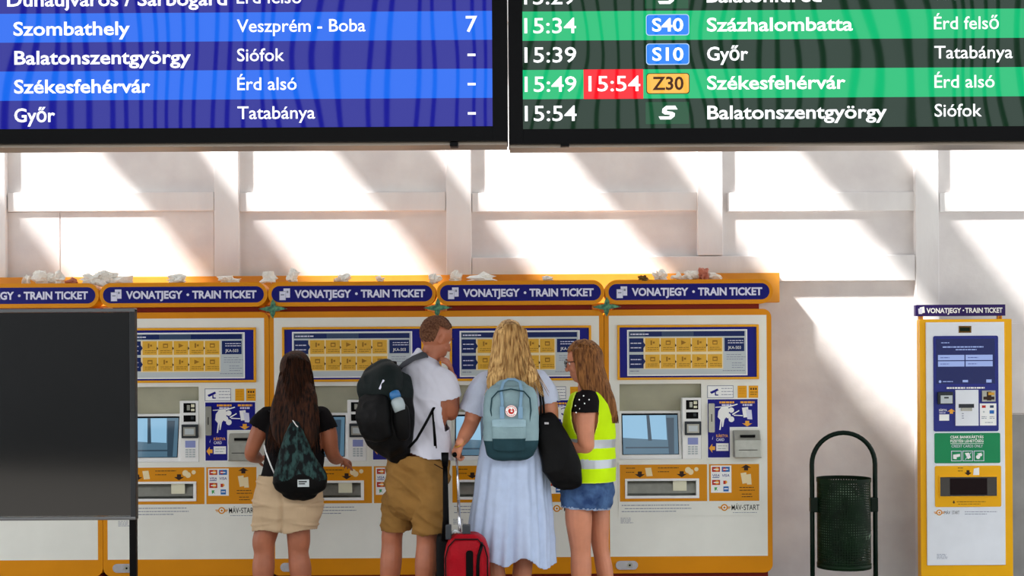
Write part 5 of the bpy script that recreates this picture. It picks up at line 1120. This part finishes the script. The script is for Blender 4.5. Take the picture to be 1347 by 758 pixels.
# ---- luggage --------------------------------------------------------------------
def luggage():
    Y = -2.0; p = lambda x, y, dy=0: P(x, y, Y+dy)
    g = empty('suitcase', V((p(615, 700).x, Y+.1, 0)), 'red wheeled suitcase with raised silver handle held by the blonde woman', 'suitcase')
    a = p(584, 760); b_ = p(643.5, 760); zt = p(614, 705).z; hw = (b_.x-a.x)/2; cx = (a.x+b_.x)/2
    c = Blob(); n = 7
    c.tube([(V((cx, Y+.11, .07)), hw*.96, .10), (V((cx, Y+.11, .2)), hw, .115), (V((cx, Y+.11, .38)), hw, .115), (V((cx, Y+.11, zt-.10)), hw*.97, .115), (V((cx, Y+.11, zt-.035)), hw*.80, .10), (V((cx, Y+.11, zt)), hw*.45, .07)], n=40, ex=4.0, round_ends=False)
    c.build('case_body', 'sred', g, .007, 3, [folds(.003, (10, 10, 10), 91)])
    yf = Y-.010
    m = MB(); x0, x1 = p(613, 730).x, p(622.5, 730).x; m.prism(rrect(x0, x1, .12, p(0, 728).z, .015, 4), yf-.006, yf+.01, 'blk'); kid(m.build('front_panel'), g)
    m = MB(); m.tube([p(632, 712, .04), p(634, 716, .01), p(632.5, 722, -.008), p(629.5, 732, -.012), p(628.5, 745, -.012), p(628.5, 800, -.012)], [.009]*6, 'blk', 8, flat=.5, hint=(1,0,0)); kid(m.build('compression_strap'), g)
    m = MB(); pts = [(cx-hw*.93, .1), (cx-hw*.93, zt-.12), (cx-hw*.80, zt-.06), (cx-hw*.5, zt-.02), (cx+hw*.5, zt-.02), (cx+hw*.80, zt-.06), (cx+hw*.93, zt-.12), (cx+hw*.93, .1)]; m.tube([V((x, Y+.005, z)) for x, z in pts], .004, 'sdark', 6); kid(m.build('zip_piping'), g)
    for x in (590, 613.5):
        m = MB(); q = p(x, 697, .08); w = .022 if x > 600 else .016; m.box(q.x-w, q.x+w, q.y-.02, q.y+.02, zt-.03, q.z+.028, 'bezel'); kid(m.build('corner_bracket', bevel=.005), g)
    m = MB(); m.tube([V((p(588, 700).x, Y+.10, zt-.01)), V((p(598, 700).x, Y+.09, zt+.018)), V((p(606, 700).x, Y+.10, zt-.004))], .008, 'poster', 8, flat=.6); kid(m.build('top_handle'), g)
    top = P(600.5, 598, -1.70); ba = V((p(605, 700, .1).x, Y+.12, zt-.03))
    for dx in (0,):
        m = MB(); mid = ba.lerp(top, .45); m.tube([ba, mid], .0085, 'chrome', 10); m.tube([mid, top], .0065, 'chrome', 10); kid(m.build('telescopic_handle'), g)
    m = MB(); m.tube([top+V((-.012, -.02, 0)), top+V((.016, .05, .002))], .014, 'blk', 10); kid(m.build('grip'), g)
    for x in (-hw*.8, hw*.8):
        m = MB(); m.tube([V((cx+x-.012, Y+.19, .032)), V((cx+x+.012, Y+.19, .032))], .032, 'blk', 18); kid(m.build('wheel'), g)
        m = MB(); m.tube([V((cx+x-.012, Y+.03, .032)), V((cx+x+.012, Y+.03, .032))], .032, 'blk', 18); kid(m.build('wheel'), g)
    # black case behind it
    Y = -1.80; p = lambda x, y, dy=0: P(x, y, Y+dy)
    g = empty('suitcase', V((p(584, 700).x, Y+.16, 0)), 'narrow black wheeled suitcase with black raised handle, mostly behind the red one', 'suitcase')
    c = Blob(); a = p(573, 720).x; e = p(603, 720).x; cx = (a+e)/2; hw = (e-a)/2; zt = p(0, 708).z
    c.tube([(V((cx, Y+.06, .07)), hw, .045), (V((cx, Y+.06, .3)), hw, .05), (V((cx, Y+.06, zt-.04)), hw, .05), (V((cx, Y+.06, zt)), hw*.8, .04)], n=28, ex=4, round_ends=False); c.build('case_body', 'bagblack', g, .007, 3)
    m = MB(); m.tube([p(586, 712, .0), p(586.5, 680, .0), p(586, 640, 0), p(585.5, 612, 0)], [.024, .017, .015, .013], 'blk', 10, flat=.6, hint=(1,0,0)); kid(m.build('telescopic_handle'), g)
    m = MB(); m.tube([p(585.5, 614, 0), p(585.3, 604, 0), p(585.3, 595.5, 0)], [.016, .02, .021], 'blk', 12, flat=.7, hint=(1,0,0)); kid(m.build('grip'), g)
    for x in (-hw*.7, hw*.7):
        m = MB(); m.tube([V((cx+x-.01, Y+.06, .03)), V((cx+x+.01, Y+.06, .03))], .03, 'blk', 18); kid(m.build('wheel'), g)
import time as _t
woman_black(); man(); woman_blonde(); woman_vest(); luggage()
